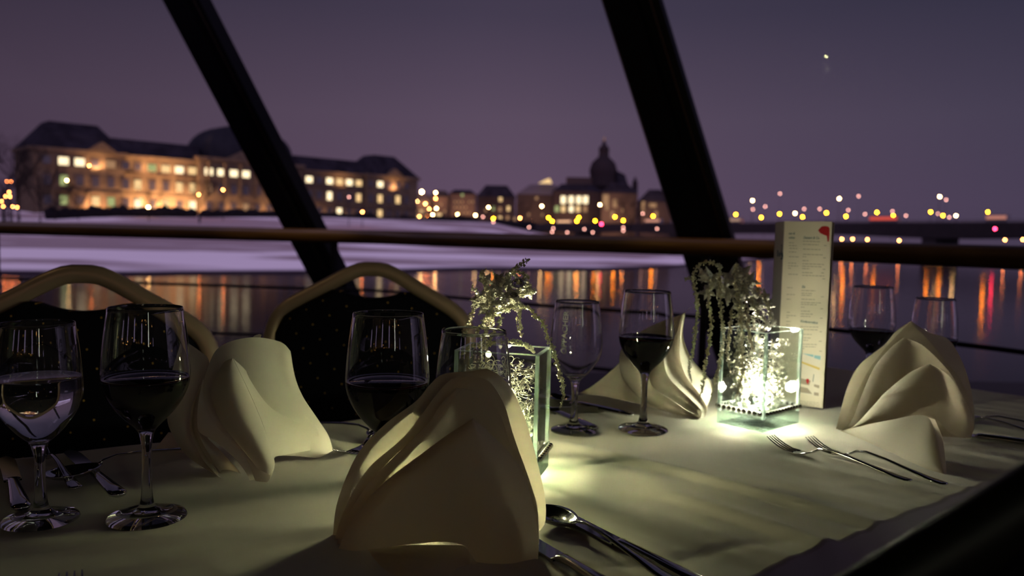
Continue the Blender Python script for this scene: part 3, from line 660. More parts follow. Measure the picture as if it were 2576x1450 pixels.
# ------------------------------------------------------------------ glittering sprays
def strand(parent, pts, r_=.0021, den=1700, name='beaded_strand', seed=1, fat=.0042):
    rnd = random.Random(seed); w_ = [P(*p_) for p_ in pts]; c = crom(w_, 60); ln = sum((c[i + 1] - c[i]).length for i in range(60))
    m = MB(); n_ = int(ln * den); off = parent.location; tot = len(c) - 1
    m.tube([p_ - off for p_ in c], .0006, 4)
    for k in range(n_):
        f = (k + .5) / n_; x = f * tot; i = min(tot - 1, int(x)); p_ = c[i].lerp(c[i + 1], x - i)
        tp = min(1, (1 - f) * 5 + .25)
        d = Vector((rnd.gauss(0, 1), rnd.gauss(0, 1), rnd.gauss(0, 1))).normalized() * rnd.uniform(.2, 1) * fat * tp
        m.octa(p_ + d - off, r_ * rnd.uniform(.45, 1.0) * (.5 + .5 * tp), rnd.uniform(0, 3), rnd.uniform(.7, 1.5))
    return m.build(name, M_bead, parent, smooth=False)
def star(parent, px, py, Y, size, seed, name='star_flower'):
    rnd = random.Random(seed); c = P(px, py, Y) - parent.location; m = MB()
    R_ = Matrix.Rotation(rnd.uniform(-.7, .7), 3, 'X') @ Matrix.Rotation(rnd.uniform(-.7, .7), 3, 'Z') @ Matrix.Rotation(rnd.uniform(0, 2), 3, 'Y')
    n_ = 5; ring_ = []
    for k in range(2 * n_):
        a = PI * k / n_; rr_ = size * (1 if k % 2 == 0 else .45) * rnd.uniform(.85, 1.1); ring_.append(c + R_ @ Vector((rr_ * math.cos(a), rnd.uniform(-.1, .1) * size, rr_ * math.sin(a))))
    fc, bc = c + R_ @ Vector((0, -size * .3, 0)), c + R_ @ Vector((0, size * .2, 0))
    m.add(ring_ + [fc, bc], [(k, (k + 1) % (2 * n_), 2 * n_) for k in range(2 * n_)] + [((k + 1) % (2 * n_), k, 2 * n_ + 1) for k in range(2 * n_)])
    for k in range(150):
        i = rnd.randrange(2 * n_); f = rnd.uniform(.1, 1.0); g = rnd.random()
        p_ = fc.lerp(ring_[i].lerp(ring_[(i + 1) % (2 * n_)], g), f); m.octa(p_ + Vector((0, -.0006, 0)), rnd.uniform(.0007, .0019), rnd.uniform(0, 3), 1)
    return m.build(name, M_silver, parent, smooth=False)
s1 = thing('glitter_spray', 'silver glitter flower spray with beaded strands rising from the left vase', 'decoration', tuple(v1[1] + Vector((0, 0, .10))))
k = 0
for px, py, Y, sz in [(1222, 705, .985, .014), (1215, 745, .98, .018), (1250, 730, .99, .020), (1285, 745, .975, .019), (1310, 715, .99, .017), (1262, 765, .97, .019), (1222, 775, .985, .015), (1300, 760, 1.0, .014), (1255, 705, 1.0, .013), (1330, 735, .985, .012), (1205, 755, .99, .013), (1275, 715, 1.0, .016)]:
    k += 1; star(s1, px, py, Y, sz, k)
DQ = .96
for pts in [
    [(1240, 800, DQ), (1226, 730, DQ), (1213, 690, DQ), (1222, 678, DQ)],
    [(1200, 735, DQ), (1192, 728, DQ), (1188, 722, DQ)],
    [(1262, 720, DQ), (1280, 690, DQ), (1305, 668, DQ), (1334, 652, DQ)],
    [(1270, 700, .97), (1300, 685, .97), (1325, 695, .97), (1330, 730, .97), (1310, 742, .97)],
    [(1235, 810, DQ), (1250, 790, .95), (1285, 775, .94), (1325, 775, .93), (1362, 810, .925), (1380, 850, .92), (1398, 905, .915), (1412, 960, .91), (1417, 990, .91), (1411, 1026, .91)],
    [(1310, 770, .95), (1306, 800, .95), (1308, 830, .95), (1312, 850, .95)],
    [(1160, 890, .94), (1190, 872, .935), (1235, 865, .93), (1265, 857, .93), (1300, 862, .93), (1325, 868, .935), (1345, 888, .95)],
    [(1195, 760, .98), (1188, 790, .98), (1178, 815, .98), (1165, 850, .97)],
    [(1225, 790, .98), (1222, 830, .97), (1215, 875, .96), (1210, 930, .96)],
    [(1310, 740, .97), (1330, 735, .97), (1345, 731, .97)],
    [(1262, 800, .98), (1250, 830, .97), (1235, 860, .96)],
    [(1285, 775, .96), (1240, 790, .96), (1212, 815, .96), (1195, 850, .95)]]:
    k += 1; strand(s1, pts, seed=k)
strand(s1, [(1238, 760, .975), (1232, 800, .97), (1225, 850, .965), (1230, 920, .965), (1240, 990, .96)], seed=60, fat=.008, den=1600, name='stem')
MB().ball(P(1303, 713, .955) - s1.location, .0078, 8, 6, .8).build('gem', M_gem, s1, smooth=False)
MB().ball(P(1293, 742, .96) - s1.location, .0050, 8, 6, .7).build('gem', M_gem, s1, smooth=False)
s2 = thing('glitter_spray', 'silver glitter flower spray with hanging beaded strands draped over the right vase', 'decoration', tuple(v2[1] + Vector((0, 0, .10))))
for px, py, Y, sz in [(1768, 692, 1.2, .015), (1790, 705, 1.22, .022), (1815, 720, 1.21, .024), (1842, 700, 1.22, .024), (1866, 690, 1.23, .022), (1885, 710, 1.22, .019), (1780, 735, 1.2, .017), (1835, 740, 1.2, .02), (1870, 735, 1.21, .02), (1895, 740, 1.23, .018), (1905, 765, 1.21, .017), (1925, 750, 1.24, .016), (1858, 768, 1.2, .015), (1932, 768, 1.23, .013)]:
    k += 1; star(s2, px, py, Y, sz, k)
for pts in [
    [(1815, 675, 1.18), (1790, 661, 1.17), (1765, 663, 1.17), (1748, 685, 1.165), (1746, 720, 1.16), (1755, 770, 1.16), (1750, 830, 1.16), (1742, 890, 1.16), (1734, 930, 1.16), (1740, 962, 1.16)],
    [(1790, 700, 1.17), (1783, 760, 1.165), (1790, 810, 1.16), (1785, 860, 1.16), (1772, 930, 1.16), (1768, 975, 1.16), (1758, 1006, 1.16)],
    [(1812, 668, 1.18), (1810, 720, 1.17), (1815, 790, 1.16), (1820, 850, 1.155), (1808, 920, 1.15), (1798, 965, 1.15), (1788, 1008, 1.15)],
    [(1852, 664, 1.18), (1850, 710, 1.17), (1860, 770, 1.155), (1866, 850, 1.145), (1868, 920, 1.145), (1864, 960, 1.145), (1848, 1006, 1.15)],
    [(1876, 690, 1.18), (1880, 760, 1.165), (1882, 820, 1.15), (1890, 868, 1.15), (1899, 888, 1.15)],
    [(1745, 702, 1.17), (1735, 702, 1.17), (1722, 701, 1.17)],
    [(1900, 720, 1.19), (1920, 745, 1.19), (1935, 780, 1.2), (1940, 810, 1.21)],
    [(1860, 700, 1.2), (1880, 740, 1.2), (1910, 790, 1.2), (1930, 815, 1.21)],
    [(1840, 780, 1.2), (1835, 840, 1.2), (1830, 890, 1.2), (1838, 940, 1.21)]]:
    k += 1; strand(s2, pts, seed=k)
strand(s2, [(1860, 760, 1.22), (1865, 810, 1.22), (1860, 870, 1.22), (1855, 940, 1.22), (1862, 985, 1.22)], seed=160, fat=.014, den=2600, name='stem')
m = MB(); rnd = random.Random(5); cc = P(1905, 805, 1.215) - s2.location
for q_ in range(110):
    v = Vector((rnd.gauss(0, 1), rnd.gauss(0, 1), rnd.gauss(0, 1))).normalized(); u = v.cross(Vector((rnd.gauss(0, 1), rnd.gauss(0, 1), rnd.gauss(0, 1)))).normalized() * .007
    c0_ = cc + Vector((v.x * .032, v.y * .024, v.z * .017)) * rnd.uniform(.7, 1); m.tube([c0_ - u, c0_ + v * .002, c0_ + u], .0007, 4)
m.build('mesh_ball', M_silver, s2, smooth=False)

# ================================================================== MENU CARD
mr_ = P(2093, 561, 1.345); mlf = P(1974, 557, 1.41); mcv = P(1951, 559, 1.50)
mt = thing('menu_card', 'tall folded paper menu card standing upright behind the right vase', 'menu', ((mr_.x + mlf.x) / 2, (mr_.y + mlf.y) / 2, TZ))
ht = mlf.z - TZ - .0006
def vert_panel(name, a, b_, mat, hgt, z0=.0006, th=.0012):
    a = Vector((a.x, a.y, 0)); b_ = Vector((b_.x, b_.y, 0)); off = Vector((mt.location.x, mt.location.y, 0)); nn = Vector((-(b_ - a).y, (b_ - a).x, 0)).normalized() * th
    q_ = [a - off, b_ - off, b_ - off + nn, a - off + nn]
    return MB().add([(p_.x, p_.y, z0) for p_ in q_] + [(p_.x, p_.y, z0 + hgt) for p_ in q_], [(3, 2, 1, 0), (4, 5, 6, 7), (0, 1, 5, 4), (1, 2, 6, 5), (2, 3, 7, 6), (3, 0, 4, 7)]).build(name, mat, mt, smooth=False)
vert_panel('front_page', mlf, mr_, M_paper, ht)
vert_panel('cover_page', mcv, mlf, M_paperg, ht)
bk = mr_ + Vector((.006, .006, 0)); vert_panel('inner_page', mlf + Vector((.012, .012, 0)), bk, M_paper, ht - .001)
pu = Vector((mr_.x - mlf.x, mr_.y - mlf.y, 0)); pw = pu.length; pu.normalize(); pn = Vector((pu.y, -pu.x, 0))
offm = Vector((mt.location.x, mt.location.y, 0)); org = Vector((mlf.x, mlf.y, 0)) - offm
def page(x, y, e=.0003): return org + pu * (x * pw) + pn * e + Vector((0, 0, .0006 + y * ht))
# photo px on page -> page coordinates
def pg(px, py):
    d = ray(px, py); nrm = pn; t_ = (Vector((mlf.x, mlf.y, EYE.z)) - EYE).dot(nrm) / d.dot(nrm); w_ = EYE + d * t_
    return ((Vector((w_.x, w_.y, 0)) - Vector((mlf.x, mlf.y, 0))).dot(pu) / pw, (w_.z - TZ - .0006) / ht)
def ptext(body, px0, py0, px1, size_px, mat, name='heading'):
    x0, y0 = pg(px0, py0); x1, _ = pg(px1, py0); tv, tf = text_mesh(body, 1, .25, .02); wmax = max(v.x for v in tv); s = (x1 - x0) / wmax * pw
    hs = size_px / 2000 * 1.37
    mesh_obj(name, [page(x0 + v.x * s / pw, y0 + v.y * hs / ht) for v in tv], tf, mat, mt, smooth=False)
ptext('Dessert & Co.', 2021, 601, 2062, 9, M_ink); ptext('Eis', 2017, 724.5, 2026, 9, M_ink); ptext('Kinderangebot', 2013.5, 811, 2058, 9, M_ink)
ptext('sen &', 1984, 590, 2000, 8, M_ink); ptext('wölten', 1984, 600.5, 2000, 8, M_ink)
tm = [MB(), MB(), MB()]; rnd = random.Random(3)
def line(px0, px1, py, slope=.035, th=2.0):
    m = tm[2 if py > 1000 else (0 if px0 < 2008 else 1)]
    x = px0
    while x < px1:
        w_ = min(px1 - x, rnd.uniform(4, 11)); a = pg(x, py + (x - px0) * slope); c = pg(x + w_, py + (x + w_ - px0) * slope); h_ = th / 2000 * 1.37 / ht / 2
        m.poly([page(a[0], a[1] - h_), page(c[0], c[1] - h_), page(c[0], c[1] + h_), page(a[0], a[1] + h_)]); x += w_ + 1.5
for py, a, c in [(607, 2020, 2063), (615, 2020, 2060), (627, 2020, 2064), (640, 2020, 2070), (646, 2019, 2028), (656, 2019, 2034), (664, 2019, 2073), (670, 2018, 2067), (676, 2018, 2037), (686, 2018, 2046), (693, 2018, 2074),
                 (731, 2016, 2052), (738, 2016, 2043), (743, 2016, 2042), (753, 2016, 2050), (761, 2015, 2065), (766, 2015, 2055), (773, 2015, 2024), (783, 2015, 2039), (790, 2014, 2045), (796, 2014, 2040),
                 (822, 2013, 2060), (829, 2012.5, 2057), (841, 2012, 2042), (850, 2012, 2041), (856, 2012, 2033), (866, 2012, 2055), (872, 2011, 2052), (877, 2011, 2024)]: line(a, c, py)
for py, a in [(618, 2073), (649, 2071), (678, 2070), (687, 2066), (702, 2069), (747, 2066), (777, 2064), (801, 2063), (835, 2062), (859, 2060), (884, 2061)]: line(a, a + 7, py)
for py, a, c in [(611, 1985, 1997), (618, 1985, 2004), (625, 1986, 2006), (634, 1985, 2003), (646, 1985, 2011), (662, 1983, 2003), (669, 1983, 2008), (675, 1983, 1990), (690, 1983, 2009), (724, 1980, 1994), (741, 1979, 2000), (753, 1979, 1990), (786, 1979, 1987), (794, 1978, 2004), (799, 1978, 1984), (809, 1978, 1990), (817, 1978, 1987)]: line(a, c, py)
for py in (1009, 1013, 1017, 1021): line(2010, 2062, py, .1, 1.2)
for m in tm: m.build('printed_text', M_inkg, mt, smooth=False)
def pshape(name, pts, mat, e=.0004): MB().poly([page(*pg(x, y), e=e) for x, y in pts]).build(name, mat, mt, smooth=False)
pshape('red_marker', [(2058, 580), (2063, 574), (2068, 570), (2076, 569), (2084, 571), (2087, 575), (2087, 590), (2085.5, 608), (2082, 608.5), (2080, 594), (2072, 591), (2064, 587)][::-1], M_red)
pshape('map_print', [(2015, 889), (2065, 895), (2061, 998), (2010, 990)], M_mapw, .00035)
pshape('map_print', [(2017, 889), (2047, 893), (2046, 899), (2034, 895)], M_mapb, .0005); pshape('map_print', [(2049, 894), (2065, 896), (2064, 906), (2048, 901)], M_mapb, .0005)
pshape('map_print', [(2013, 908), (2063, 926), (2062, 932), (2012, 912)], M_mapy, .0005)
pshape('map_print', [(2011, 951), (2040, 958), (2036, 970), (2010, 965)], M_mapg, .0005); pshape('map_print', [(2010, 972), (2032, 977), (2044, 992), (2009, 987)], M_mapg, .0005); pshape('map_print', [(2048, 967), (2062, 970), (2061, 978), (2048, 973)], M_mapg, .0005)
pshape('map_print', [(2048, 987), (2060, 989), (2060, 997), (2048, 995)], M_mapg, .0005); pshape('map_print', [(2047, 942), (2048.5, 942), (2046, 961), (2044.5, 961)], M_ink, .0005)
pshape('map_pin', [(2028, 956), (2031, 953), (2035, 954), (2036, 959), (2032.5, 968), (2029, 962)][::-1], M_red, .0006)
# small dark emblem on the cover page
cu = Vector((mlf.x - mcv.x, mlf.y - mcv.y, 0)); cw = cu.length; cu.normalize(); cn = Vector((cu.y, -cu.x, 0)); corg = Vector((mcv.x, mcv.y, 0)) - offm
def cov(px, py, e=.0004):
    d = ray(px, py); t_ = (Vector((mcv.x, mcv.y, EYE.z)) - EYE).dot(cn) / d.dot(cn); w_ = EYE + d * t_; return Vector((w_.x, w_.y, w_.z)) - offm - Vector((0, 0, TZ)) + cn * e
m = MB()
for pts in ([(1966, 615), (1968.5, 617), (1968, 626), (1966, 640), (1964, 640), (1966.5, 626), (1967, 620), (1965.5, 617)], [(1955.5, 630), (1958.5, 630), (1958.5, 646), (1955.5, 646)], [(1960, 634), (1963.5, 637), (1964, 645), (1960, 646)], [(1965, 640), (1970, 634), (1971, 646), (1969, 653), (1965, 654), (1964, 650), (1968, 648)]):
    m.poly([cov(x, y) for x, y in pts][::-1])
m.build('emblem', M_ink, mt, smooth=False)

# ================================================================== CUTLERY
def loft(m, st, n_=10):
    """st: (x, z, half width, half thickness)"""
    m.tube([(x, 0, z) for x, z, a, b_ in st], [a for x, z, a, b_ in st], n_, [b_ for x, z, a, b_ in st])
def lay(name, label, a, b_, cat, group=None):
    d = b_ - a; t_ = thing(name, label, cat, (a.x, a.y, TZ), math.atan2(d.y, d.x), group); return t_
def handle_st(x0, x1, z0=.0045):
    L_ = x1 - x0
    return [(x0, z0 + .009, .0022, .0014), (x0 + L_ * .12, z0 + .0115, .0022, .0015), (x0 + L_ * .35, z0 + .009, .0027, .0017), (x0 + L_ * .6, z0 + .0045, .0040, .0017), (x0 + L_ * .85, z0 + .0004, .0068, .0016), (x0 + L_ * .96, z0 - .0002, .0072, .0015), (x0 + L_ * .995, z0, .0045, .0013), (x1, z0, .0012, .0008)]
def fork(label, tip, end, group=None, ln=.198):
    t_ = lay('fork', label, tip, end, 'fork', group)
    m = MB(); loft(m, handle_st(.075, ln)); loft(m, [(.062, .0062, .0030, .0012), (.068, .0085, .0024, .0014), (.076, .0136, .0022, .0014)]); m.build('handle', M_steel, t_)
    m = MB(); loft(m, [(.040, .0026, .0100, .0009), (.046, .0026, .0104, .0010), (.052, .0032, .0088, .0011), (.058, .0045, .0052, .0012), (.063, .0064, .0030, .0012)], 12); m.build('head', M_steel, t_)
    for k in (-1.5, -.5, .5, 1.5):
        MB().tube([(.0425, k * .0055, .0026), (.030, k * .0056, .0030), (.018, k * .0056, .0062), (.008, k * .0054, .0105), (0, k * .0052, .0150)], [.0015, .0014, .0013, .0011, .0005], 8, [.0009, .0009, .0009, .0008, .0004]).build('tine', M_steel, t_)
    return t_
def spoon(label, tip, end, group=None, ln=.195):
    t_ = lay('spoon', label, tip, end, 'spoon', group)
    vv_ = []; nu, nv = 20, 16
    for i in range(nu + 1):
        f = i / nu; x = .062 * f; hw = .0205 * math.sin(PI * min(1, f ** .8)) ** .62 if 0 < f < 1 else .0012
        hw = max(hw, .0024 if f > .5 else .0006)
        for j in range(nv + 1):
            s = -1 + 2 * j / nv; dep = .0095 * (1 - s * s) * math.sin(PI * f) ** .7 if 0 < f < 1 else 0
            vv_.append((x, s * hw, .0115 - dep - .001 * (1 - f)))
    ff_ = [(i * (nv + 1) + j, (i + 1) * (nv + 1) + j, (i + 1) * (nv + 1) + j + 1, i * (nv + 1) + j + 1) for i in range(nu) for j in range(nv)]
    o_ = mesh_obj('bowl', vv_, ff_, M_steel, t_); md = o_.modifiers.new('thickness', 'SOLIDIFY'); md.thickness = .0011; md.offset = -1
    m = MB(); loft(m, [(.058, .0108, .0026, .0012)] + [(x, z + .0008, a, b_) for x, z, a, b_ in handle_st(.064, ln)]); m.build('handle', M_steel, t_)
    return t_
def knife(label, tip, end, group=None, ln=.225, edge=False):
    t_ = lay('knife', label, tip, end, 'knife', group)
    if edge: t_.rotation_euler.x = math.radians(82)
    bl = .112; m = MB(); top = []; bot = []
    for i in range(17):
        f = i / 16; x = bl * f; yb = .0085 * (1 - max(0, 1 - f / .28) ** 2.2); ys = -.0085 * min(1, (f / .12) ** .6) if f > 0 else .0
        top.append((x, yb, .0022)); bot.append((x, ys, .0022))
    th = .0008
    vv_ = [(x, y, z + th) for x, y, z in top] + [(x, y, z + th) for x, y, z in bot] + [(x, y, z - th) for x, y, z in top] + [(x, y, z - th) for x, y, z in bot]
    ff_ = []
    for i in range(16):
        ff_ += [(i + 1, i, 17 + i, 18 + i), (34 + i, 35 + i, 52 + i, 51 + i), (i, i + 1, 35 + i, 34 + i), (18 + i, 17 + i, 51 + i, 52 + i)]
    mesh_obj('blade', vv_, ff_, M_steel, t_, smooth=False)
    m = MB(); loft(m, [(bl - .004, .0026, .0088, .0011), (bl + .001, .004, .0080, .0030), (bl + .005, .004, .0060, .0036), (bl + .012, .0042, .0056, .0036), (bl + .04, .0044, .0068, .0038), (bl + .08, .0046, .0086, .0040), (ln - .008, .0046, .0094, .0038), (ln - .002, .0046, .007, .003), (ln, .0046, .002, .0012)], 12)
    m.build('handle', M_steel, t_)
    return t_
def dirto(a, d, ln): return a + Vector(d).normalized() * ln
fork('fork lying nearest the viewer of the two right of the right vase', T(1938, 1098, .765), T(2310, 1224))
fork('fork with its handle running under the dark chair, next to the right napkin', T(2036, 1100, .765), T(2420, 1240))
dk = Vector((.55, -.835, 0))
tp = T(1381, 1281); knife('knife with its blade reflecting purple dusk, right of the front napkin', tp, dirto(tp, (T(1560, 1375) - tp), 1))
sp_ = T(1352, 1296); spoon('spoon right of the front napkin, between two knives', sp_, dirto(sp_, T(1640, 1450) - sp_, 1))
b2 = T(1412, 1414); dd = (T(1560, 1375) - tp).normalized(); tp2 = b2 - dd * .113; knife('knife cut by the bottom edge of the picture, partly under the front napkin', tp2, tp2 + dd)
e_ = T(2436, 1099); knife('knife handle emerging from behind the right napkin at the right edge', e_ + (e_ - T(2576, 1119)).normalized() * .10, T(2576, 1119))
e_ = T(2455, 1072); fork('fork behind the right napkin, its arched handle leaving the picture at the right', e_ + (e_ - T(2576, 1096)).normalized() * .078, T(2576, 1096))
e_ = T(2530, 1077); spoon('spoon farthest back at the right edge of the table', e_ + (e_ - T(2640, 1092)).normalized() * .09, T(2640, 1092))
fork('fork with tines showing at the bottom left corner of the picture', T(178, 1441, .765), T(150, 1700, .75))
# dark group at the left
a = T(302, 1257); knife('knife with its dark handle pointing to the left red wine glass', a + (T(165, 1130) - a).normalized() * .225, a)
a = T(55, 1292); knife('knife at the left edge, its dark handle ending under the water glass', a + (T(5, 1120) - a).normalized() * .225, a)
a = T(112, 1222); spoon('spoon lying across the other cutlery behind the left water glass', a, T(262, 1188))
a = T(195, 1240); fork('dark fork behind the stem of the left water glass', a + (T(95, 1140) - a).normalized() * .2, a)
# right of the cone napkin
fork('fork with tines towards the cone napkin, near the red wine glass', T(850, 1134, .765), T(1100, 1042))
a = T(818, 1080); spoon('spoon behind the fork at the right foot of the cone napkin', T(1010, 1124), a)
# behind the empty glass
a = T(1592, 1051); knife('knife handle behind the middle red wine glass', a + (T(1370, 1002) - a).normalized() * .225, a)
a = T(1497, 1086); knife('knife handle ending at the foot of the empty water glass', a + (T(1385, 1034) - a).normalized() * .225, a)
knife('knife standing on edge behind the empty water glass, its tip pointing right', T(1524, 1034), T(1380, 1040), edge=True)
a = T(1440, 1022); spoon('spoon lying behind the stem of the empty water glass', a, T(1330, 992))

# ================================================================== CHAIRS
M_dchair = pbr('dark_chair_frame', (.010, .012, .007), .45, spec=.25)  # near chair's frame, darker than the champagne frames
M_edge_hl = pbr('orange_edge_highlight', (.30, .09, .015), .5)  # tube coloured as the lamp highlight along the frame's inner edge
def make_chair(label, loc, rz, frame=None):
    FM = frame or M_champ
    t_ = thing('banquet_chair', label, 'chair', loc, rz)
    half = [(0, .950), (.028, .948), (.062, .934), (.105, .910), (.150, .886), (.188, .864), (.214, .838), (.228, .800), (.231, .75), (.228, .62), (.218, .45)]
    lean = lambda z: (z - .45) * .14
    path = [(-x, lean(z), z) for x, z in half[::-1]] + [(x, lean(z), z) for x, z in half[1:]]
    path = crom(path, 80)
    MB().tube(path, .011, 12, .0165, upv=(0, 1, 0)).build('back_frame', M_champ, t_) if False else None
    m = MB(); n_ = 14; vv_ = []; K_ = len(path)
    for i, p_ in enumerate(path):
        tg = (path[min(i + 1, K_ - 1)] - path[max(i - 1, 0)]).normalized(); yv = Vector((0, 1, .0)); out_ = tg.cross(yv).normalized()
        for k_ in range(n_):
            an = 2 * PI * k_ / n_; vv_.append(p_ - out_ * (.0165 + .0 - .0165 * math.cos(an) - .0165) * -1 * 1 + yv * .0125 * math.sin(an))
    m.add(vv_, [(i * n_ + k_, i * n_ + (k_ + 1) % n_, (i + 1) * n_ + (k_ + 1) % n_, (i + 1) * n_ + k_) for i in range(K_ - 1) for k_ in range(n_)])
    m.build('back_frame', FM, t_)
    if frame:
        MB().tube([p_ + Vector((-p_.x * .10, .011, -.022 if abs(p_.x) < .19 else -.004)) for p_ in path], .0028, 8).build('edge_highlight', M_edge_hl, t_)
    # padded panel, dipping under the top to leave the hand hole
    rows = 30; cols = 24; gx = []
    def hw(z):
        for (x0, z0), (x1, z1) in zip(half, half[1:]):
            if z >= z1: return x0 + (x1 - x0) * (z0 - z) / max(1e-6, z0 - z1)
        return half[-1][0]
    def topz(x):
        x = abs(x); zf = .93
        for (x0, z0), (x1, z1) in zip(half, half[1:]):
            if x <= x1: zf = z0 + (z1 - z0) * (x - x0) / max(1e-6, x1 - x0); break
        zf -= .018
        dip = .886 + .22 * x * x / .08 + .00
        return min(zf, dip) if x < .11 else zf
    front = []; back = []
    zb = .50
    for j in range(rows + 1):
        f = j / rows
        for i in range(cols + 1):
            s = -1 + 2 * i / cols
            x = s * .213; zt = topz(x) if abs(x) < .2 else topz(.2) - (abs(x) - .2) * 2.5
            z = zb + (zt - zb) * f; ed = (1 - abs(s) ** 6) * (1 - abs(2 * f - 1) ** 8)
            front.append((x, lean(z) - .012 - .010 * ed, z)); back.append((x, lean(z) + .010 + .006 * ed, z))
    nn = len(front); w1 = cols + 1
    ff_ = [(j * w1 + i, j * w1 + i + 1, (j + 1) * w1 + i + 1, (j + 1) * w1 + i) for j in range(rows) for i in range(cols)]
    fb = [tuple(nn + a_ for a_ in q_[::-1]) for q_ in ff_]
    rim_ = [i for i in range(w1)] + [j * w1 + cols for j in range(1, rows + 1)] + [rows * w1 + i for i in range(cols - 1, -1, -1)] + [j * w1 for j in range(rows - 1, 0, -1)]
    fs = [(rim_[k_], nn + rim_[k_], nn + rim_[(k_ + 1) % len(rim_)], rim_[(k_ + 1) % len(rim_)]) for k_ in range(len(rim_))]
    mesh_obj('back_panel', front + back, ff_ + fb + fs, M_uph, t_)
    sm = MB(); sm.box((0, -.225, .445), (.43, .42, .05)); so = sm.build('seat', M_uph, t_, smooth=False)
    md = so.modifiers.new('bevel', 'BEVEL'); md.width = .02; md.segments = 3
    for sx_ in (-1, 1):
        MB().tube([(sx_ * .20, -.40, .44), (sx_ * .205, -.415, .2), (sx_ * .21, -.43, .0)], .0125, 10).build('leg', FM, t_)
        MB().tube([(sx_ * .212, .0, .47), (sx_ * .212, .01, .25), (sx_ * .215, .06, .0)], .0125, 10).build('leg', FM, t_)
    return t_
a = P(925, 681, 1.80); make_chair('dark chair with gold dots, second from the left, behind the red wine glass', (a.x + .005, a.y - .07, a.z - .966), math.radians(-5))
a = P(214, 680, 1.38); make_chair('dark chair with gold dots at the left, behind the water glass', (a.x, a.y - .07, a.z - .966), math.radians(4))
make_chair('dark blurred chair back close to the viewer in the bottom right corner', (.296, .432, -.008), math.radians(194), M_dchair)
# keep feet of the chairs on the floor
for o_ in bpy.data.objects:
    if o_.name.startswith('banquet_chair'): o_.location.z = 0.0

# ================================================================== FAR BANK: ministry building
M_stone = pbr('sandstone_facade', (.105, .078, .053), .85, var=((.08, .058, .042), .35, (1, 1, 1)))
M_slate = pbr('slate_roof', (.012, .011, .015), .7, var=((.022, .02, .027), .2, (1, 1, 1)))
M_slate2 = pbr('dome_copper', (.022, .022, .028), .7, var=((.016, .016, .021), .2, (1, 1, 1)))
M_pale = pbr('pale_snowy_roof', (.085, .075, .085), .8)
M_far = pbr('far_wall', (.024, .019, .021), .9); M_far2 = pbr('far_wall_lighter', (.05, .036, .033), .9)
M_tree = pbr('bare_tree_bark', (.016, .013, .014), .95); M_bush = pbr('dark_hedge', (.012, .011, .013), .95)
WC = [emit('lit_window_warm', (1, .66, .30), 1.15), emit('lit_window_bright', (1, .80, .48), 1.9), emit('lit_window_green', (.75, .85, .35), .55), emit('lit_window_or_wall_dim', (1, .55, .28), .4)]
M_wdark = pbr('dark_window_glass', (.02, .018, .025), .2)
s_ax = Vector((.7071, .7071, 0)); s_n = Vector((.7071, -.7071, 0)); SA = Vector((-145, 270, 0)); zG, zC = 1.0, 25.9
def fp(s, dn, z): v = SA + s_ax * s + s_n * dn; return Vector((v.x, v.y, z))
def fbox(m, s0, s1, d0, d1, z0, z1):
    q_ = [fp(s0, d1, z0), fp(s1, d1, z0), fp(s1, d0, z0), fp(s0, d0, z0), fp(s0, d1, z1), fp(s1, d1, z1), fp(s1, d0, z1), fp(s0, d0, z1)]
    m.add(q_, [(3, 2, 1, 0), (4, 5, 6, 7), (0, 1, 5, 4), (1, 2, 6, 5), (2, 3, 7, 6), (3, 0, 4, 7)])
def froof(m, s0, s1, d0, d1, z0, z1, inset, ind=None):
    ind = inset if ind is None else ind
    q_ = [fp(s0, d1, z0), fp(s1, d1, z0), fp(s1, d0, z0), fp(s0, d0, z0), fp(s0 + inset, d1 - ind, z1), fp(s1 - inset, d1 - ind, z1), fp(s1 - inset, d0 + ind, z1), fp(s0 + inset, d0 + ind, z1)]
    m.add(q_, [(4, 5, 6, 7), (0, 1, 5, 4), (1, 2, 6, 5), (2, 3, 7, 6), (3, 0, 4, 7)])
mb = thing('palace_building', 'long floodlit palace-like building with domed centre on the far left bank', 'building', tuple(fp(61, 0, zG)))
base_off = mb.location
def fin(m, name, mat, parent=mb, smooth=False):
    m.v = [v - base_off for v in m.v]; return m.build(name, mat, parent, smooth)
m = MB(); fbox(m, -15, 139, -18, 0, zG, zC - 1.6); fbox(m, -16, 12, -20, 2.2, zG, zC - 1.6); fbox(m, 112, 140, -20, 2.2, zG, zC - 1.6); fbox(m, 38, 80, -20, 3, zG, zC - .5); fin(m, 'wall', M_stone)
m = MB(); fbox(m, -15.5, 139.5, -18, 1.0, zC - 1.6, zC - .6); fbox(m, -17, 13, -20, 3.0, zC - 1.6, zC - .4); fbox(m, 111, 141, -20, 3.0, zC - 1.6, zC - .4); fbox(m, 37, 81, -20, 4, zC - .5, zC + .8)
fbox(m, -15, 139, 0, .5, 11.2, 11.8); fbox(m, 12, 112, 0, .5, 18.6, 19.1); fbox(m, -16, 12, 2, 2.8, 11.2, 11.8); fbox(m, 112, 140, 2, 2.8, 11.2, 11.8); fin(m, 'cornice', M_stone)
m = MB(); froof(m, 10, 40, -18, .4, zC - .6, zC + 5.2, .0, 5); froof(m, 78, 114, -18, .4, zC - .6, zC + 5.2, .0, 5); fin(m, 'roof', M_slate)
m = MB(); froof(m, -16.5, 12.5, -20, 2.6, zC - .4, zC + 8.8, 7, 7); fin(m, 'pavilion_roof', M_slate)
m = MB(); froof(m, 111.5, 140.5, -20, 2.6, zC - .4, zC + 8.8, 9, 7); fin(m, 'pavilion_roof', M_slate)
m = MB()   # square dome over the centre
prv = None
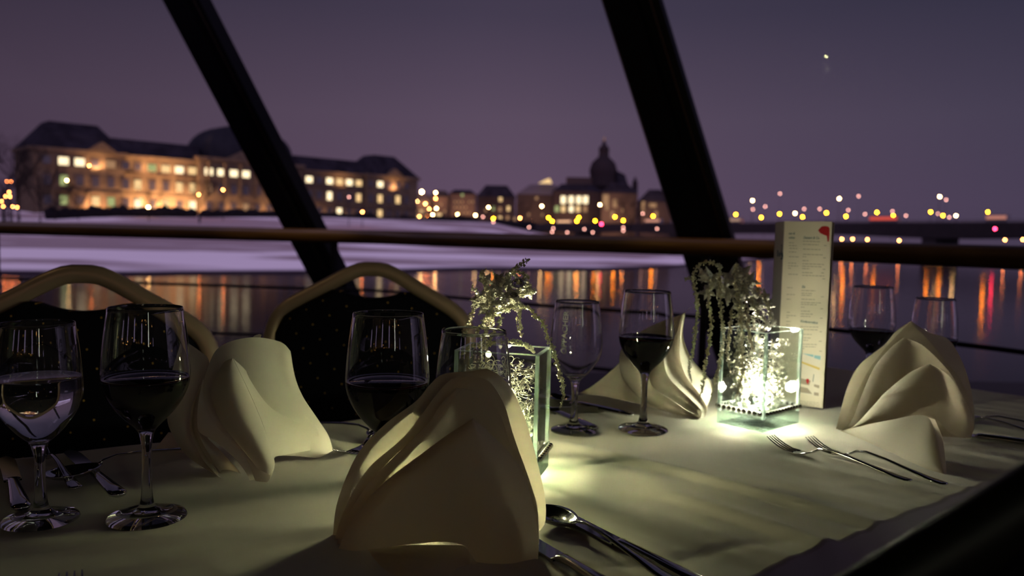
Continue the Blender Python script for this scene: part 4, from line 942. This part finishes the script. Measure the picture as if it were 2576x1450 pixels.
for i in range(9):
    a = i / 8 * PI / 2; k_ = math.cos(a) * .72 + .28; z = zC + 3.5 + math.sin(a) * 10.5; rg_ = [fp(59 + sx_ * 17 * k_, -8 + sy_ * 10.5 * k_, z) for sx_, sy_ in ((-1, 1), (1, 1), (1, -1), (-1, -1))]
    nbase = len(m.v); m.v += rg_
    if prv is not None: m.f += [(prv + q_, prv + (q_ + 1) % 4, nbase + (q_ + 1) % 4, nbase + q_) for q_ in range(4)]
    prv = nbase
m.f.append((prv, prv + 1, prv + 2, prv + 3)); fbox(m, 42, 76, -19, 2.5, zC + .8, zC + 3.6); fbox(m, 56, 62, -11, -5, zC + 14, zC + 16.5); fin(m, 'dome', M_slate2)
for s0_, s1_, zz, hh in ((0, 9, zC - .4, 3.2), (122, 131, zC - .4, 3.2), (48, 70, zC + .8, 5.5)):
    m = MB(); dd_ = 3.6
    f_ = [fp(s0_, dd_, zz), fp(s1_, dd_, zz), fp((s0_ + s1_) / 2, dd_, zz + hh)]; b2_ = [p_ - s_n * 3 for p_ in f_]
    m.add(f_ + b2_, [(0, 1, 2), (5, 4, 3), (0, 2, 5, 3), (1, 4, 5, 2)]); fin(m, 'pediment', M_stone)
for s_ in (41, 47.3, 53.6, 59.9, 66.2, 72.5, 77):
    m = MB(); m.lathe([(.75, 0), (.6, .6), (.55, 12), (.8, 12.6)], 10, tuple(fp(s_, 3.9, 12))); fin(m, 'column', M_stone, smooth=True)
# windows: lit ones by nearest photographed position
litpx = [(140, 405, 1), (176, 405, 1), (190, 405, 1), (268, 415, 3), (378, 425, 2), (412, 422, 0), (443, 430, 1), (477, 432, 0), (525, 433, 1), (565, 435, 1), (597, 437, 1), (632, 437, 1), (781, 449, 1), (834, 454, 1), (862, 456, 0), (887, 458, 1), (915, 460, 0), (949, 462, 1),
         (168, 450, 2), (343, 458, 0), (447, 467, 0), (480, 468, 0), (530, 467, 3), (835, 483, 1), (912, 494, 0), (948, 492, 0), (1008, 498, 0), (175, 495, 2), (228, 494, 0), (272, 500, 2), (344, 502, 1), (412, 507, 0), (479, 507, 1), (861, 527, 1), (948, 529, 0), (625, 505, 3), (780, 452, 1)]
def project(p_):
    d = p_ - EYE; z = d.dot(fw); return W / 2 + F * d.dot(RT) / z, H / 2 - F * d.dot(UP) / z
bays = [(-12 + 4.85 * k_) for k_ in range(31)]
wins = []
for zc_, hh in ((8.6, 3.0), (15.0, 3.4), (21.3, 2.5)):
    for s_ in bays:
        d_ = 2.25 if (s_ < 12.5 or s_ > 111.5) else (3.05 if 38 < s_ < 80 else .05)
        px, py = project(fp(s_, d_, zc_)); wins.append([px, py, s_, d_, zc_, hh, None])
for px, py, c in litpx:
    q_ = min(wins, key=lambda w_: abs(w_[0] - px) + 1.6 * abs(w_[1] - py)); q_[6] = c
for px, py, s_, d_, zc_, hh, c in wins:
    m = MB(); ww = 1.5 if (c is not None and zc_ > 20) else 1.15
    fbox(m, s_ - ww - .35, s_ + ww + .35, d_ - .1, d_ + .25, zc_ - hh / 2 - .35, zc_ + hh / 2 + .35); fr_ = fin(m, 'window_frame', M_stone)
    m = MB(); fbox(m, s_ - ww, s_ + ww, d_ + .24, d_ + .34, zc_ - hh / 2, zc_ + hh / 2); fin(m, 'window_pane', WC[c] if c is not None else M_wdark, fr_)
# floodlights at its foot
def flood(s_, dn, z, e, tilt=52, size=1.2):
    t_ = thing('floodlight', 'orange floodlight on the ground before the palace-like building', 'floodlight', tuple(fp(s_, dn, z)), math.atan2(-s_n.y, -s_n.x) - PI / 2, 'floodlights before the palace-like building')
    MB().box((0, -.3, .2), (.8, .3, .5)).build('housing', M_black, t_, smooth=False)
    ld = bpy.data.lights.new('floodlight_beam', 'SPOT'); ld.energy = e; ld.color = (1, .53, .23); ld.spot_size = math.radians(150); ld.spot_blend = .7; ld.shadow_soft_size = .3
    lo = bpy.data.objects.new('floodlight_beam', ld); sc.collection.objects.link(lo); lo.parent = t_; lo.location = (0, 0, .5); lo.rotation_euler = (math.radians(90 + tilt - 10), 0, 0)
for s_, e in ((2, 2600), (18, 7000), (27, 7500), (36, 4200), (50, 1200), (64, 1200), (86, 5500), (98, 6500), (108, 5200), (126, 1500)):
    flood(s_, 6.5, 5.2, e * 6.5)
# upper lights along the cornice (they wash the frieze)
for s_, e in ((3, 1500), (20, 1800), (30, 1000), (100, 900), (126, 1400)):
    flood(s_, 4.5, 18.8, e * 6, 70)

# ---------------------------------------------------------------- simple city buildings
def city(name, label, x0, x1, ytop, ybase, D, mat, roof=None, roofh=0, inset=0, wins_=(), rmat=None, depth=16, roofy=None):
    a, c = P(x0, ytop, D), P(x1, ytop, D); zb_ = min(P((x0 + x1) / 2, ybase, D).z - 3, ground(((x0 + x1) / 2 - 1288) / F, D) - 1); ztop = (a.z + c.z) / 2
    cx_ = (a.x + c.x) / 2; wdt = c.x - a.x; t_ = thing(name, label, 'building', (cx_, D + depth / 2, zb_))
    MB().box((0, 0, (ztop - zb_) / 2), (wdt, depth, ztop - zb_)).build('wall', mat, t_, smooth=False)
    if roofh:
        m = MB(); zt = ztop - zb_; x = wdt / 2 + .5; y = depth / 2 + .5; i_ = min(inset, x - .2)
        m.add([(-x, -y, zt), (x, -y, zt), (x, y, zt), (-x, y, zt), (-x + i_, -y + min(inset, y - .5), zt + roofh), (x - i_, -y + min(inset, y - .5), zt + roofh), (x - i_, y - min(inset, y - .5), zt + roofh), (-x + i_, y - min(inset, y - .5), zt + roofh)], [(4, 5, 6, 7), (0, 1, 5, 4), (1, 2, 6, 5), (2, 3, 7, 6), (3, 0, 4, 7)])
        m.build('roof', rmat or M_slate, t_, smooth=False)
    for px, py, wpx, hpx, c_i in wins_:
        p_ = P(px, py, D - .15); k_ = D / F; m = MB(); m.box((p_.x - cx_, -depth / 2 - .12, p_.z - zb_), (wpx * k_, .2, hpx * k_)); m.build('lit_window_or_wall', WC[c_i], t_, smooth=False)
    return t_
for m_ in (M_stone, M_slate, M_slate2, M_pale, M_far, M_far2, M_tree, M_bush, M_snow):
    next(q for q in m_.node_tree.nodes if q.type == 'BSDF_PRINCIPLED').inputs['Specular IOR Level'].default_value = .0
rnd = random.Random(11)
city('town_house', 'bright orange-lit low building right of the palace-like building', 1036, 1082, 505, 556, 470, M_far2, 1, 4, 3, [(1046, 530, 8, 8, 0), (1060, 532, 7, 7, 0), (1072, 530, 6, 7, 3), (1050, 545, 16, 8, 0), (1068, 546, 10, 7, 3)])
city('town_house', 'low town building with small warm windows, second right of the palace-like building', 1084, 1128, 495, 556, 510, M_far2, 1, 4, 3, [(1092, 528, 6, 6, 3), (1110, 515, 5, 6, 3), (1104, 540, 14, 6, 0), (1119, 532, 5, 6, 3)])
city('town_house', 'dim long row house left of the dark mansard building', 1130, 1196, 488, 556, 560, M_far2, 1, 3, 4, [(1145 + 9 * i_, 508 + 14 * j_, 4, 5, 3) for i_ in range(6) for j_ in range(3) if rnd.random() < .7] + [(1163, 491, 6, 7, 2)])
city('mansard_building', 'dark mansard-roofed building with small lit windows on the far bank', 1200, 1296, 496, 560, 430, M_far, 1, 6.5, 5, [(1259, 502, 8, 10, 0), (1241, 524, 6, 11, 2), (1258, 527, 7, 11, 3), (1279, 525, 7, 12, 0), (1258, 550, 8, 11, 0), (1277, 548, 7, 9, 3), (1295, 551, 6, 8, 3), (1222, 530, 5, 7, 3)])
gab = city('gabled_building', 'wide building with snowy gabled roofs behind the far bank lamps', 1300, 1432, 490, 562, 740, M_far, 1, 9.6, 13, [(1350, 499, 7, 7, 3), (1330, 540, 5, 6, 3), (1364, 541, 5, 6, 3)], M_pale)
city('government_building', 'government building with two rows of bright windows below the tower', 1392, 1512, 482, 562, 700, M_far, 1, 6.8, 8, [(x, 503, 12, 19, 1) for x in (1417, 1437, 1456, 1473)] + [(x, 526, 10, 15, c) for x, c in ((1401, 2), (1417, 0), (1437, 1), (1454, 0), (1472, 3))], depth=18)
city('side_wing', 'pink floodlit wing right of the bright window rows', 1514, 1604, 486, 562, 660, M_far, 1, 8.8, 9, [(1524, 503, 15, 26, 3), (1527, 522, 7, 14, 3), (1547, 512, 10, 20, 3), (1541, 540, 8, 16, 3), (1566, 530, 4, 10, 3)])  # glowing panels stand in for the floodlit pink wall columns
city('corner_house', 'small round-roofed house at the right end of the far bank row', 1612, 1690, 508, 562, 630, M_far, 1, 10, 8, [(1618, 520, 8, 26, 3), (1642, 517, 18, 10, 3), (1650, 540, 8, 16, 3)])  # tall glowing panels stand in for floodlit pink wall
# lit attic on the gabled roof
p_ = P(1372, 456, 738); m = MB(); m.add([(-6, 0, -1.9), (6.2, 0, -1.9), (3.9, 0, 2.8), (-.3, 0, 1.2), (-6, 4, -1.9), (6.2, 4, -1.9), (3.9, 4, 2.8), (-.3, 4, 1.2)], [(0, 1, 2, 3), (7, 6, 5, 4), (0, 3, 7, 4), (3, 2, 6, 7), (2, 1, 5, 6), (0, 4, 5, 1)])
m.build('lit_glass_attic', WC[0], gab, smooth=False, loc=p_ - gab.location)
# tower
p_ = P(1519, 480, 722); tw = thing('domed_tower', 'tall dark tower with a stepped dome and gilded spire on the far bank', 'tower', (p_.x, p_.y + 9, 0))
def zz(y): return P(1519, y, 731).z
k_ = 731 / F
MB().box((0, 0, zz(470) / 2 + .2), (31 * 2 * k_, 15, zz(468))).build('tower_body', M_far, tw, smooth=False)
MB().lathe([(33 * k_, zz(470)), (33 * k_, zz(440)), (35 * k_, zz(434)), (34 * k_, zz(425)), (29 * k_, zz(410)), (19 * k_, zz(400)), (13 * k_, zz(395)), (12 * k_, zz(380)), (14 * k_, zz(378)), (11 * k_, zz(370)), (5 * k_, zz(364)), (4 * k_, zz(356)), (0, zz(355))], 16).build('dome', M_far, tw)
MB().tube([(0, 0, zz(357)), (0, 0, zz(344))], [2.6 * k_, .8 * k_], 6).build('spire', pbr('gilded_spire', (.5, .32, .10), .4, metal=.5), tw)
m = MB(); m.add([(31 * k_, -7, zz(430)), (52 * k_, -7, zz(440)), (62 * k_, -7, zz(470)), (84 * k_, -7, zz(478)), (84 * k_, -7, zz(500)), (31 * k_, -7, zz(500))] + [(31 * k_, 7, zz(430)), (52 * k_, 7, zz(440)), (62 * k_, 7, zz(470)), (84 * k_, 7, zz(478)), (84 * k_, 7, zz(500)), (31 * k_, 7, zz(500))],
      [(5, 4, 3, 2, 1, 0), (6, 7, 8, 9, 10, 11)] + [(i_, (i_ + 1) % 6, 6 + (i_ + 1) % 6, 6 + i_) for i_ in range(6)]); m.build('stepped_roof', M_slate, tw, smooth=False)
MB().tube([(80 * k_, 0, zz(500)), (80 * k_, 0, zz(458)), (80 * k_, 0, zz(442))], [8 * k_, 7 * k_, .5 * k_], 8).build('turret', M_far, tw)
MB().box((-60 * k_, 0, (zz(449) + zz(500)) / 2), (62 * k_, 12, zz(449) - zz(500))).build('attic_block', M_far2, tw, smooth=False)

# ---------------------------------------------------------------- trees and hedges
def tree(px, D, top_px, label, seed, spread=1.0, group=None):
    rnd_ = random.Random(seed); xp = (px - 1288) / F; x = xp * D; zg = ground(xp, D) - .3; h_ = P(px, top_px, D).z - zg
    t_ = thing('bare_tree', label, 'tree', (x, D, zg), 0, group); m = MB()
    trunk = [(0, 0, 0), (rnd_.uniform(-.3, .3), 0, h_ * .2), (rnd_.uniform(-.5, .5), 0, h_ * .4)]
    MB().tube(trunk, [h_ * .016, h_ * .012, h_ * .009], 6).build('trunk', M_tree, t_)
    def grow(p_, d, ln, r_, lev):
        e_ = p_ + d * ln; m.tube([p_, p_.lerp(e_, .5) + Vector((rnd_.gauss(0, .04), rnd_.gauss(0, .04), 0)) * ln, e_], [r_, r_ * .8, r_ * .55], 3, caps=False)
        if lev == 0: return
        for _ in range(3 if lev > 1 else 4):
            nd_ = (d + Vector((rnd_.gauss(0, .42 * spread), rnd_.gauss(0, .42), rnd_.uniform(-.1, .45)))).normalized(); grow(p_.lerp(e_, rnd_.uniform(.45, 1)), nd_, ln * rnd_.uniform(.6, .78), r_ * .55, lev - 1)
    for q_ in range(5):
        a = q_ * 1.26 + rnd_.random(); st = Vector(trunk[1]).lerp(Vector(trunk[2]), rnd_.random()); grow(st, Vector((math.cos(a) * .55 * spread, math.sin(a) * .4, .8)).normalized(), h_ * .26, h_ * .008, 4)
    m.build('crown', M_tree, t_)
for i_, (px, D, tp_, lab, sp2) in enumerate([(8, 215, 318, 'tall bare tree at the left edge of the far bank', 1.1), (48, 225, 330, 'tall bare tree between the left edge and the palace-like building', 1.1), (100, 222, 372, 'bare tree before the left corner of the palace-like building', 1.2),
    (138, 228, 430, 'low bare tree before the left pavilion of the palace-like building', 1.5), (196, 228, 438, 'bare tree right of the left pavilion of the palace-like building', 1.2), (374, 235, 452, 'bare tree before the middle of the left palace wing', 1.3),
    (500, 238, 415, 'bare tree before the domed centre of the palace-like building', 1.0), (1222, 400, 478, 'dark tree before the mansard building', 1.4), (1310, 405, 492, 'dark tree right of the mansard building', 1.5), (1580, 500, 470, 'dark tree below the tower at its right', 1.4), (25, 205, 420, 'lower bare tree at the left edge near the coloured lights', 1.3)]):
    tree(px, D, tp_, lab, 50 + i_, sp2)
def hedge(px0, px1, D0, D1, ytop, label, seed):
    m = MB(); rnd_ = random.Random(seed); n_ = int((px1 - px0) / 14) + 2
    for k_ in range(n_):
        f = k_ / (n_ - 1); px = px0 + (px1 - px0) * f; D = D0 + (D1 - D0) * f; xp = (px - 1288) / F; zg = ground(xp, D) - 1; zt = P(px, ytop + rnd_.uniform(-4, 4), D).z; r_ = (zt - zg) / 2
        bm = bmesh.new(); bmesh.ops.create_icosphere(bm, subdivisions=2, radius=1); c_ = Vector((xp * D, D, zg + r_))
        vs_ = [c_ + Vector((v.co.x * 16 / F * D, v.co.y * 2.2, v.co.z * r_)) * 1 + v.co * noise.noise(v.co * 2.5 + Vector((k_, 0, seed))) * .9 for v in bm.verts]; m.add(vs_, [tuple(v.index for v in f_.verts) for f_ in bm.faces]); bm.free()
    tag(m.build('hedge', M_bush), label, 'hedge')
hedge(130, 260, 232, 245, 522, 'dark hedge before the left pavilion of the palace-like building', 1)
hedge(265, 480, 248, 262, 521, 'dark hedge along the left wing of the palace-like building', 2)
hedge(520, 720, 262, 290, 528, 'dark hedge before the domed centre of the palace-like building', 3)
hedge(790, 930, 300, 320, 538, 'dark hedge along the right wing of the palace-like building', 4)
hedge(935, 1190, 325, 360, 545, 'dark hedge between the palace-like building and the town', 5)
hedge(1200, 1330, 380, 390, 556, 'dark hedge before the mansard building', 6)

# ================================================================== BRIDGE
def bridge_pt(t_): return Vector((18 + 175 * t_, 700 - 400 * t_, 0))
def bridge_t(px):
    xp = (px - 1288) / F; return (xp * 700 - 18) / (175 + xp * 400)
M_conc = pbr('dark_bridge_concrete', (.018, .013, .016), .9, var=((.013, .010, .012), .3, (1, 1, 1)))
br = thing('road_bridge', 'long low concrete road bridge crossing the river at the right', 'bridge', (110, 490, 0))
bd = (bridge_pt(1) - bridge_pt(0)).normalized(); bn = Vector((-bd.y, bd.x, 0)); m = MB()
ZD, ZB = 9.7, 4.3; sec = []
ts = [i_ * .0375 for i_ in range(43)]; piers = [.0, .21, .50, .917, 1.3]
for t_ in ts:
    p_ = bridge_pt(t_); dm = min(abs(t_ - q_) for q_ in piers); hb_ = ZB - 1.2 * max(0, 1 - dm / .12)
    sec.append([p_ - bn * 10 + Vector((0, 0, ZD)), p_ + bn * 10 + Vector((0, 0, ZD)), p_ + bn * 8 + Vector((0, 0, hb_)), p_ - bn * 8 + Vector((0, 0, hb_))])
vv = [v - br.location for s_ in sec for v in s_]
ff = [(i_ * 4 + q_, i_ * 4 + (q_ + 1) % 4, (i_ + 1) * 4 + (q_ + 1) % 4, (i_ + 1) * 4 + q_) for i_ in range(len(sec) - 1) for q_ in range(4)]
mesh_obj('deck', vv, ff, M_conc, br, smooth=False)
m = MB()
for sg in (-1, 1): m.tube([bridge_pt(0) + bn * 9.8 * sg + Vector((0, 0, ZD + .9)) - br.location, bridge_pt(1.55) + bn * 9.8 * sg + Vector((0, 0, ZD + .9)) - br.location], .1, 4)
m.build('parapet', M_conc, br, smooth=False)
for q_ in piers:
    p_ = bridge_pt(q_) - br.location; MB().box((p_.x, p_.y, (WATER - 1 + ZB) / 2), (6.5, 14, ZB - WATER + 1), math.atan2(bd.y, bd.x)).build('pier', M_conc, br, smooth=False)

# ================================================================== LAMPS
LM = {'y': emit('sodium_lamp', (1, .23, .005), 150), 'w': emit('white_lamp', (1, .55, .20), 90), 'o': emit('orange_lamp', (1, .24, .06), 90), 'p': emit('dim_pink_lamp', (1, .45, .36), 10), 'r': emit('red_signal', (1, .02, .06), 90)}
RAD = {'y': .00105, 'w': .0010, 'o': .0009, 'p': .0009, 'r': .0011}
names = {'y': 'yellow', 'w': 'white', 'o': 'orange', 'p': 'dim pink', 'r': 'red'}
proto = {}
def lamp(px, py, D, kind, where, grp, zg=None, k=1.0):
    p_ = P(px, py, D); r_ = RAD[kind] * D * k; xp = (px - 1288) / F
    zg = ground(xp, D) if zg is None else zg; zg = min(zg, p_.z - 2)
    t_ = thing('street_lamp', '%s glowing lamp %s' % (names[kind], where), 'lamp', (p_.x, p_.y, zg), 0, '%s lamps %s' % (names[kind], grp)); h_ = p_.z - zg
    m = MB(); m.tube([(0, 0, 0), (0, 0, h_ - r_)], [.12, .07], 5); m.build('pole', M_black, t_)
    m = MB(); m.ball((0, 0, 0), r_, 8, 6); g_ = m.build('lantern', LM[kind], t_); g_.location = (0, 0, h_)
def bl(px, py, kind, side=-1):
    t_ = bridge_t(px); p_ = bridge_pt(t_) ; lamp(px, py, p_.y + side * 4, kind, 'on a post along the road bridge', 'on the road bridge', ZD)
for px, py in [(1851, 540), (1961, 538.5), (2079, 536), (2206, 534.7), (2341, 533.7), (2485, 533.7), (1547, 546), (1643, 544), (1456, 547.5), (1380, 548)]: bl(px, py, 'y', -1)
for px, py in [(1915, 547.5), (2019, 546), (2128, 544.6), (2247, 543), (2372, 542.7), (2504, 543), (1568, 555), (1643, 554), (1497, 556), (1451, 556.5), (1389, 557)]: bl(px, py, 'y', 1)
for px, py in [(1893, 505), (2111, 500), (2364, 495)]: bl(px, py, 'w', 1)
for px, py in [(2000, 537), (2405, 543)]: bl(px, py, 'w', 2)
for px, py in [(1962, 487.5), (1925, 520), (1894, 527), (2023, 526), (2062, 526), (2134, 529), (2176, 539), (2160, 494), (2245, 532), (2279, 543), (2380, 503), (2360, 538), (2388, 547)]:
    lamp(px, py, 760, 'p', 'beyond the road bridge', 'beyond the road bridge', 2)
bl(2503, 576, 'r', -12)
for px, py, D, kd in [(1151, 540, 420, 'w'), (1151, 546, 425, 'y'), (1177, 552, 400, 'y'), (1196, 542, 405, 'w'), (1229, 522, 400, 'w'), (1241, 550, 390, 'y'), (1215, 546, 395, 'p'), (1308, 549, 395, 'o'), (1335, 558, 390, 'o'), (1363, 519, 470, 'w'), (1509, 515.5, 480, 'w'), (1617, 537.6, 520, 'p'),
                      (1269, 566, 385, 'r'), (1513, 564, 440, 'r'), (1241, 559, 380, 'p')]: lamp(px, py, D, kd, 'on the far bank below the town buildings', 'on the far bank below the town')
for px, py, kd in [(1331, 572, 'p'), (1392, 575, 'p'), (1389, 584, 'p'), (1470, 577, 'p'), (1491, 585, 'p'), (1568, 573, 'p'), (1568, 581, 'p'), (1653, 576, 'p'), (1427, 585, 'p')]: lamp(px, py, 300, kd, 'low by the far shore under the town', 'low by the far shore')
for px, py, kd, k_ in [(1039, 496, 'w', 1), (1061, 483, 'w', 1.7), (1049, 507, 'w', 1), (1070, 513, 'o', 1.1), (1096, 485, 'w', 1), (1096, 500, 'o', 1), (1098, 524.6, 'w', 1), (1088.5, 540.6, 'w', 1), (1080, 526, 'o', .9), (1040, 530, 'o', .9), (1055, 545, 'o', .9), (1075, 545, 'o', .8)]: lamp(px, py, 440, kd, 'among the low houses', 'among the low houses', k=k_)
for px, py, kd in [(878, 496, 'p'), (911.6, 533.7, 'o'), (797, 529, 'p'), (372, 521.5, 'w'), (375.5, 521.5, 'w'), (224.5, 417, 'o'), (561, 478, 'o'), (168, 454, 'w'), (500, 490, 'o')]: lamp(px, py, 248, kd, 'before the palace-like building', 'before the palace-like building')
for px, py in [(23, 483.6), (14, 494.5), (25, 495), (4, 506.7), (8, 519.7), (43, 522), (32, 520), (28, 457), (17, 457)]: lamp(px, py, 200, 'o', 'in the cluster at the left edge', 'at the left edge', k=.75 if py > 470 else .4)
for px, py in [(2118, 602), (2145, 602), (2182, 603), (2262, 605.5), (2528, 604), (2573, 603)]: lamp(px, py, 560, 'o', 'on the distant shore under the bridge', 'under the bridge', -3)
# lamps added to warm the town fronts, each with its own small lantern
for px, py, D, e in [(1061, 500, 462, 9000), (1092, 505, 500, 7000), (1165, 535, 545, 12000), (1245, 548, 415, 5000), (1350, 540, 715, 26000), (1440, 548, 680, 16000), (1530, 545, 640, 30000), (1560, 540, 640, 14000), (1640, 545, 612, 18000)]:
    p_ = P(px, py, D); xp = (px - 1288) / F; zg = min(ground(xp, D), p_.z - 2)
    t_ = thing('added_facade_lamp', 'added orange lamp lighting the front of the town building behind it', 'lamp', (p_.x, p_.y, zg), 0, 'added facade lamps before the town buildings'); MB().tube([(0, 0, 0), (0, 0, p_.z - zg)], [.12, .08], 5).build('pole', M_black, t_)
    MB().box((0, 0, 0), (.7, .4, .4)).build('housing', M_black, t_, smooth=False, loc=(0, -.25, p_.z - zg)); MB().ball((0, 0, 0), .22, 8, 6).build('lantern', LM['p'], t_, loc=(0, .05, p_.z - zg))
    ld = bpy.data.lights.new('added_facade_light', 'SPOT'); ld.energy = e * 2.6; ld.color = (1, .52, .25); ld.spot_size = math.radians(160); ld.spot_blend = .6; ld.shadow_soft_size = .3
    lo = bpy.data.objects.new('added_facade_light', ld); sc.collection.objects.link(lo); lo.parent = t_; lo.location = (0, .4, p_.z - zg); lo.rotation_euler = (math.radians(105), 0, 0)
# trams on the bridge
M_tram = pbr('tram_body', (.1, .09, .1), .5)
for px0, px1, py, mat, lab in [(2204, 2274, 556, emit('tram_red_lights', (1, .12, .08), .8), 'low vehicle with red lights crossing the bridge, above the gap right of the menu'), (2497, 2549, 557, emit('tram_pink_lights', (1, .40, .30), .55), 'low vehicle with pink lit windows at the right end of the bridge'),
                               (1840, 1878, 559, emit('tram_pale_lights', (1, .6, .42), .5), 'vehicle with pale lit windows on the bridge right of the second window post'), (1414, 1448, 564, emit('tram_bright_lights', (1, .55, .3), 1.5), 'vehicle with bright windows on the far end of the bridge'), (1637, 1674, 562, emit('tram_warm_lights', (1, .45, .3), .9), 'vehicle with warm windows below the corner house')]:
    t0, t1 = bridge_t(px0), bridge_t(px1); a, c = bridge_pt(t0) - bn * 5, bridge_pt(t1) - bn * 5; ang = math.atan2((c - a).y, (c - a).x); md_ = (a + c) / 2
    tr = thing('tram', lab, 'tram', (md_.x, md_.y, ZD), ang); ln = (c - a).length
    MB().box((0, 0, 1.6), (ln, 2.4, 2.8)).build('body', M_tram, tr, smooth=False); MB().box((0, 0, 1.9), (ln * .98, 2.5, 1.3)).build('window_strip', mat, tr, smooth=False)

# ================================================================== warm lamps added in the saloon; aft bulbs stand for mirrored city lights
M_bulb = emit('city_glint', (1, .42, .10), 60)
rnd = random.Random(4)
for i_ in range(34):
    x = -5.6 + i_ * .33; o_ = MB().ball((0, 0, 0), .018, 8, 6).build('city_glint_bulb', M_bulb, loc=(x, -5.45, rnd.choice((1.45, 1.6, 2.15, 2.3)) + .08 * math.sin(i_ * 1.7)))
    tag(o_, 'added warm bulb on the aft wall for mirrored city lights', 'bulb', 'added warm bulbs on the aft wall')

M_clamp = emit('added_lamp_face', (1, .62, .30), 14)
def added_ceiling_lamp(x, y, e, aim=None, where='', spread=120):  # unseen lamps added to light the rail and the left chairs
    t_ = thing('added_ceiling_lamp', 'added unseen warm ceiling lamp ' + where, 'lamp', (x, y, 2.92)); m = MB(); m.lathe([(.05, 0), (.05, -.02), (.04, -.022)], 20); m.build('ring', M_black, t_); m = MB(); m.lathe([(.04, -.018), (0, -.018)], 20); m.build('diffuser', M_clamp, t_)
    ld = bpy.data.lights.new('added_ceiling_light', 'SPOT'); ld.energy = e; ld.color = (1, .68, .38); ld.spot_size = math.radians(spread); ld.spot_blend = .8; ld.shadow_soft_size = .03
    lo = bpy.data.objects.new('added_ceiling_light', ld); sc.collection.objects.link(lo); lo.parent = t_; lo.location = (0, 0, -.05)
    if aim is not None: lo.rotation_euler = (Vector(aim) - Vector((x, y, 2.87))).to_track_quat('-Z', 'Y').to_euler()
def railat(px):
    xp = (px - 1288) / F; q = min(pp, key=lambda v: abs(v.x / v.y - xp)); return (q.x, q.y, 1.0)
added_ceiling_lamp(-.9, 3.1, 40, railat(742), 'nearest the left window post', 22)
added_ceiling_lamp(.75, 2.7, 34, railat(1790), 'nearest the right window post', 24)
added_ceiling_lamp(-2.6, .9, 7, (-1.5, 3.5, 1), 'over the chairs at the left', 110)
added_ceiling_lamp(2.6, 1.5, 8, railat(2500), 'over the right end of the rail', 60)

# luminous tube standing behind the viewer (its streak shows in every glass)
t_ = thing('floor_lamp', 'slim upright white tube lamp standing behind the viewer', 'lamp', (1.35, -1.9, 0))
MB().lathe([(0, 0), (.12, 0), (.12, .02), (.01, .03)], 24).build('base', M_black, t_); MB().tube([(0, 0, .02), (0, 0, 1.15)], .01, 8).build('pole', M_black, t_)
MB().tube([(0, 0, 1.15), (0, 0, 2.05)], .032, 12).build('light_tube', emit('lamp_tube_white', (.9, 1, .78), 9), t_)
# fairy-light wire added among the crystals to spread light over table and sprays
for vi, (vt, o_, ex, ey, X, Y) in enumerate((v1, v2)):
    rnd = random.Random(77 + vi); fl = thing('added_fairy_wire', 'added fine wire with tiny glowing bulbs among the crystals of the %s vase' % ('left', 'right')[vi], 'added fairy lights', (o_.x, o_.y, TZ + .0185), math.atan2(ex.y, ex.x))
    pts = [Vector((0, 0, 0))]
    for k in range(9): pts.append(Vector((rnd.uniform(-1, 1) * (X - .014), rnd.uniform(-1, 1) * (Y - .014), .03 + k * .008)))
    MB().tube(crom(pts, 90), .0004, 4).build('wire', M_wire, fl)
    for p_ in pts[1:]:
        MB().ball((0, 0, 0), .0012, 6, 4).build('bulb', emit('added_fairy_bulb', (1, .95, .75), 10), fl, loc=p_)
    ld = bpy.data.lights.new('vase_fill_light', 'POINT'); ld.energy = (.36, .44)[vi]; ld.color = ((1, .90, .50), (1, .90, .66))[vi]; ld.shadow_soft_size = .004
    for q_ in (4, 8):
        lo = bpy.data.objects.new('vase_fill_light', ld); sc.collection.objects.link(lo); lo.parent = fl; lo.location = (pts[q_].x * .6, pts[q_].y * .6, .055 if q_ == 4 else .124)

# say which one: ordinal labels for repeats that stand in a row
ORD = ['first', 'second', 'third', 'fourth', 'fifth', 'sixth', 'seventh', 'eighth', 'ninth', 'tenth', 'eleventh', 'twelfth', 'thirteenth', 'fourteenth', 'fifteenth', 'sixteenth', 'seventeenth', 'eighteenth', 'nineteenth', 'twentieth', 'twenty-first', 'twenty-second', 'twenty-third', 'twenty-fourth', 'twenty-fifth', 'twenty-sixth', 'twenty-seventh', 'twenty-eighth', 'twenty-ninth', 'thirtieth', 'thirty-first', 'thirty-second', 'thirty-third', 'thirty-fourth']
gr = {}
for o_ in bpy.data.objects:
    if o_.parent is None and o_.get('group') and 'crystal' not in o_['group']: gr.setdefault((o_['group'], o_['label']), []).append(o_)
for (g_, lb), obs in gr.items():
    if len(obs) > 1:
        obs.sort(key=lambda q: q.location.x / max(.1, abs(q.location.y)))
        for k, q in enumerate(obs): q['label'] = lb + ', ' + ORD[k] + ' from the left'
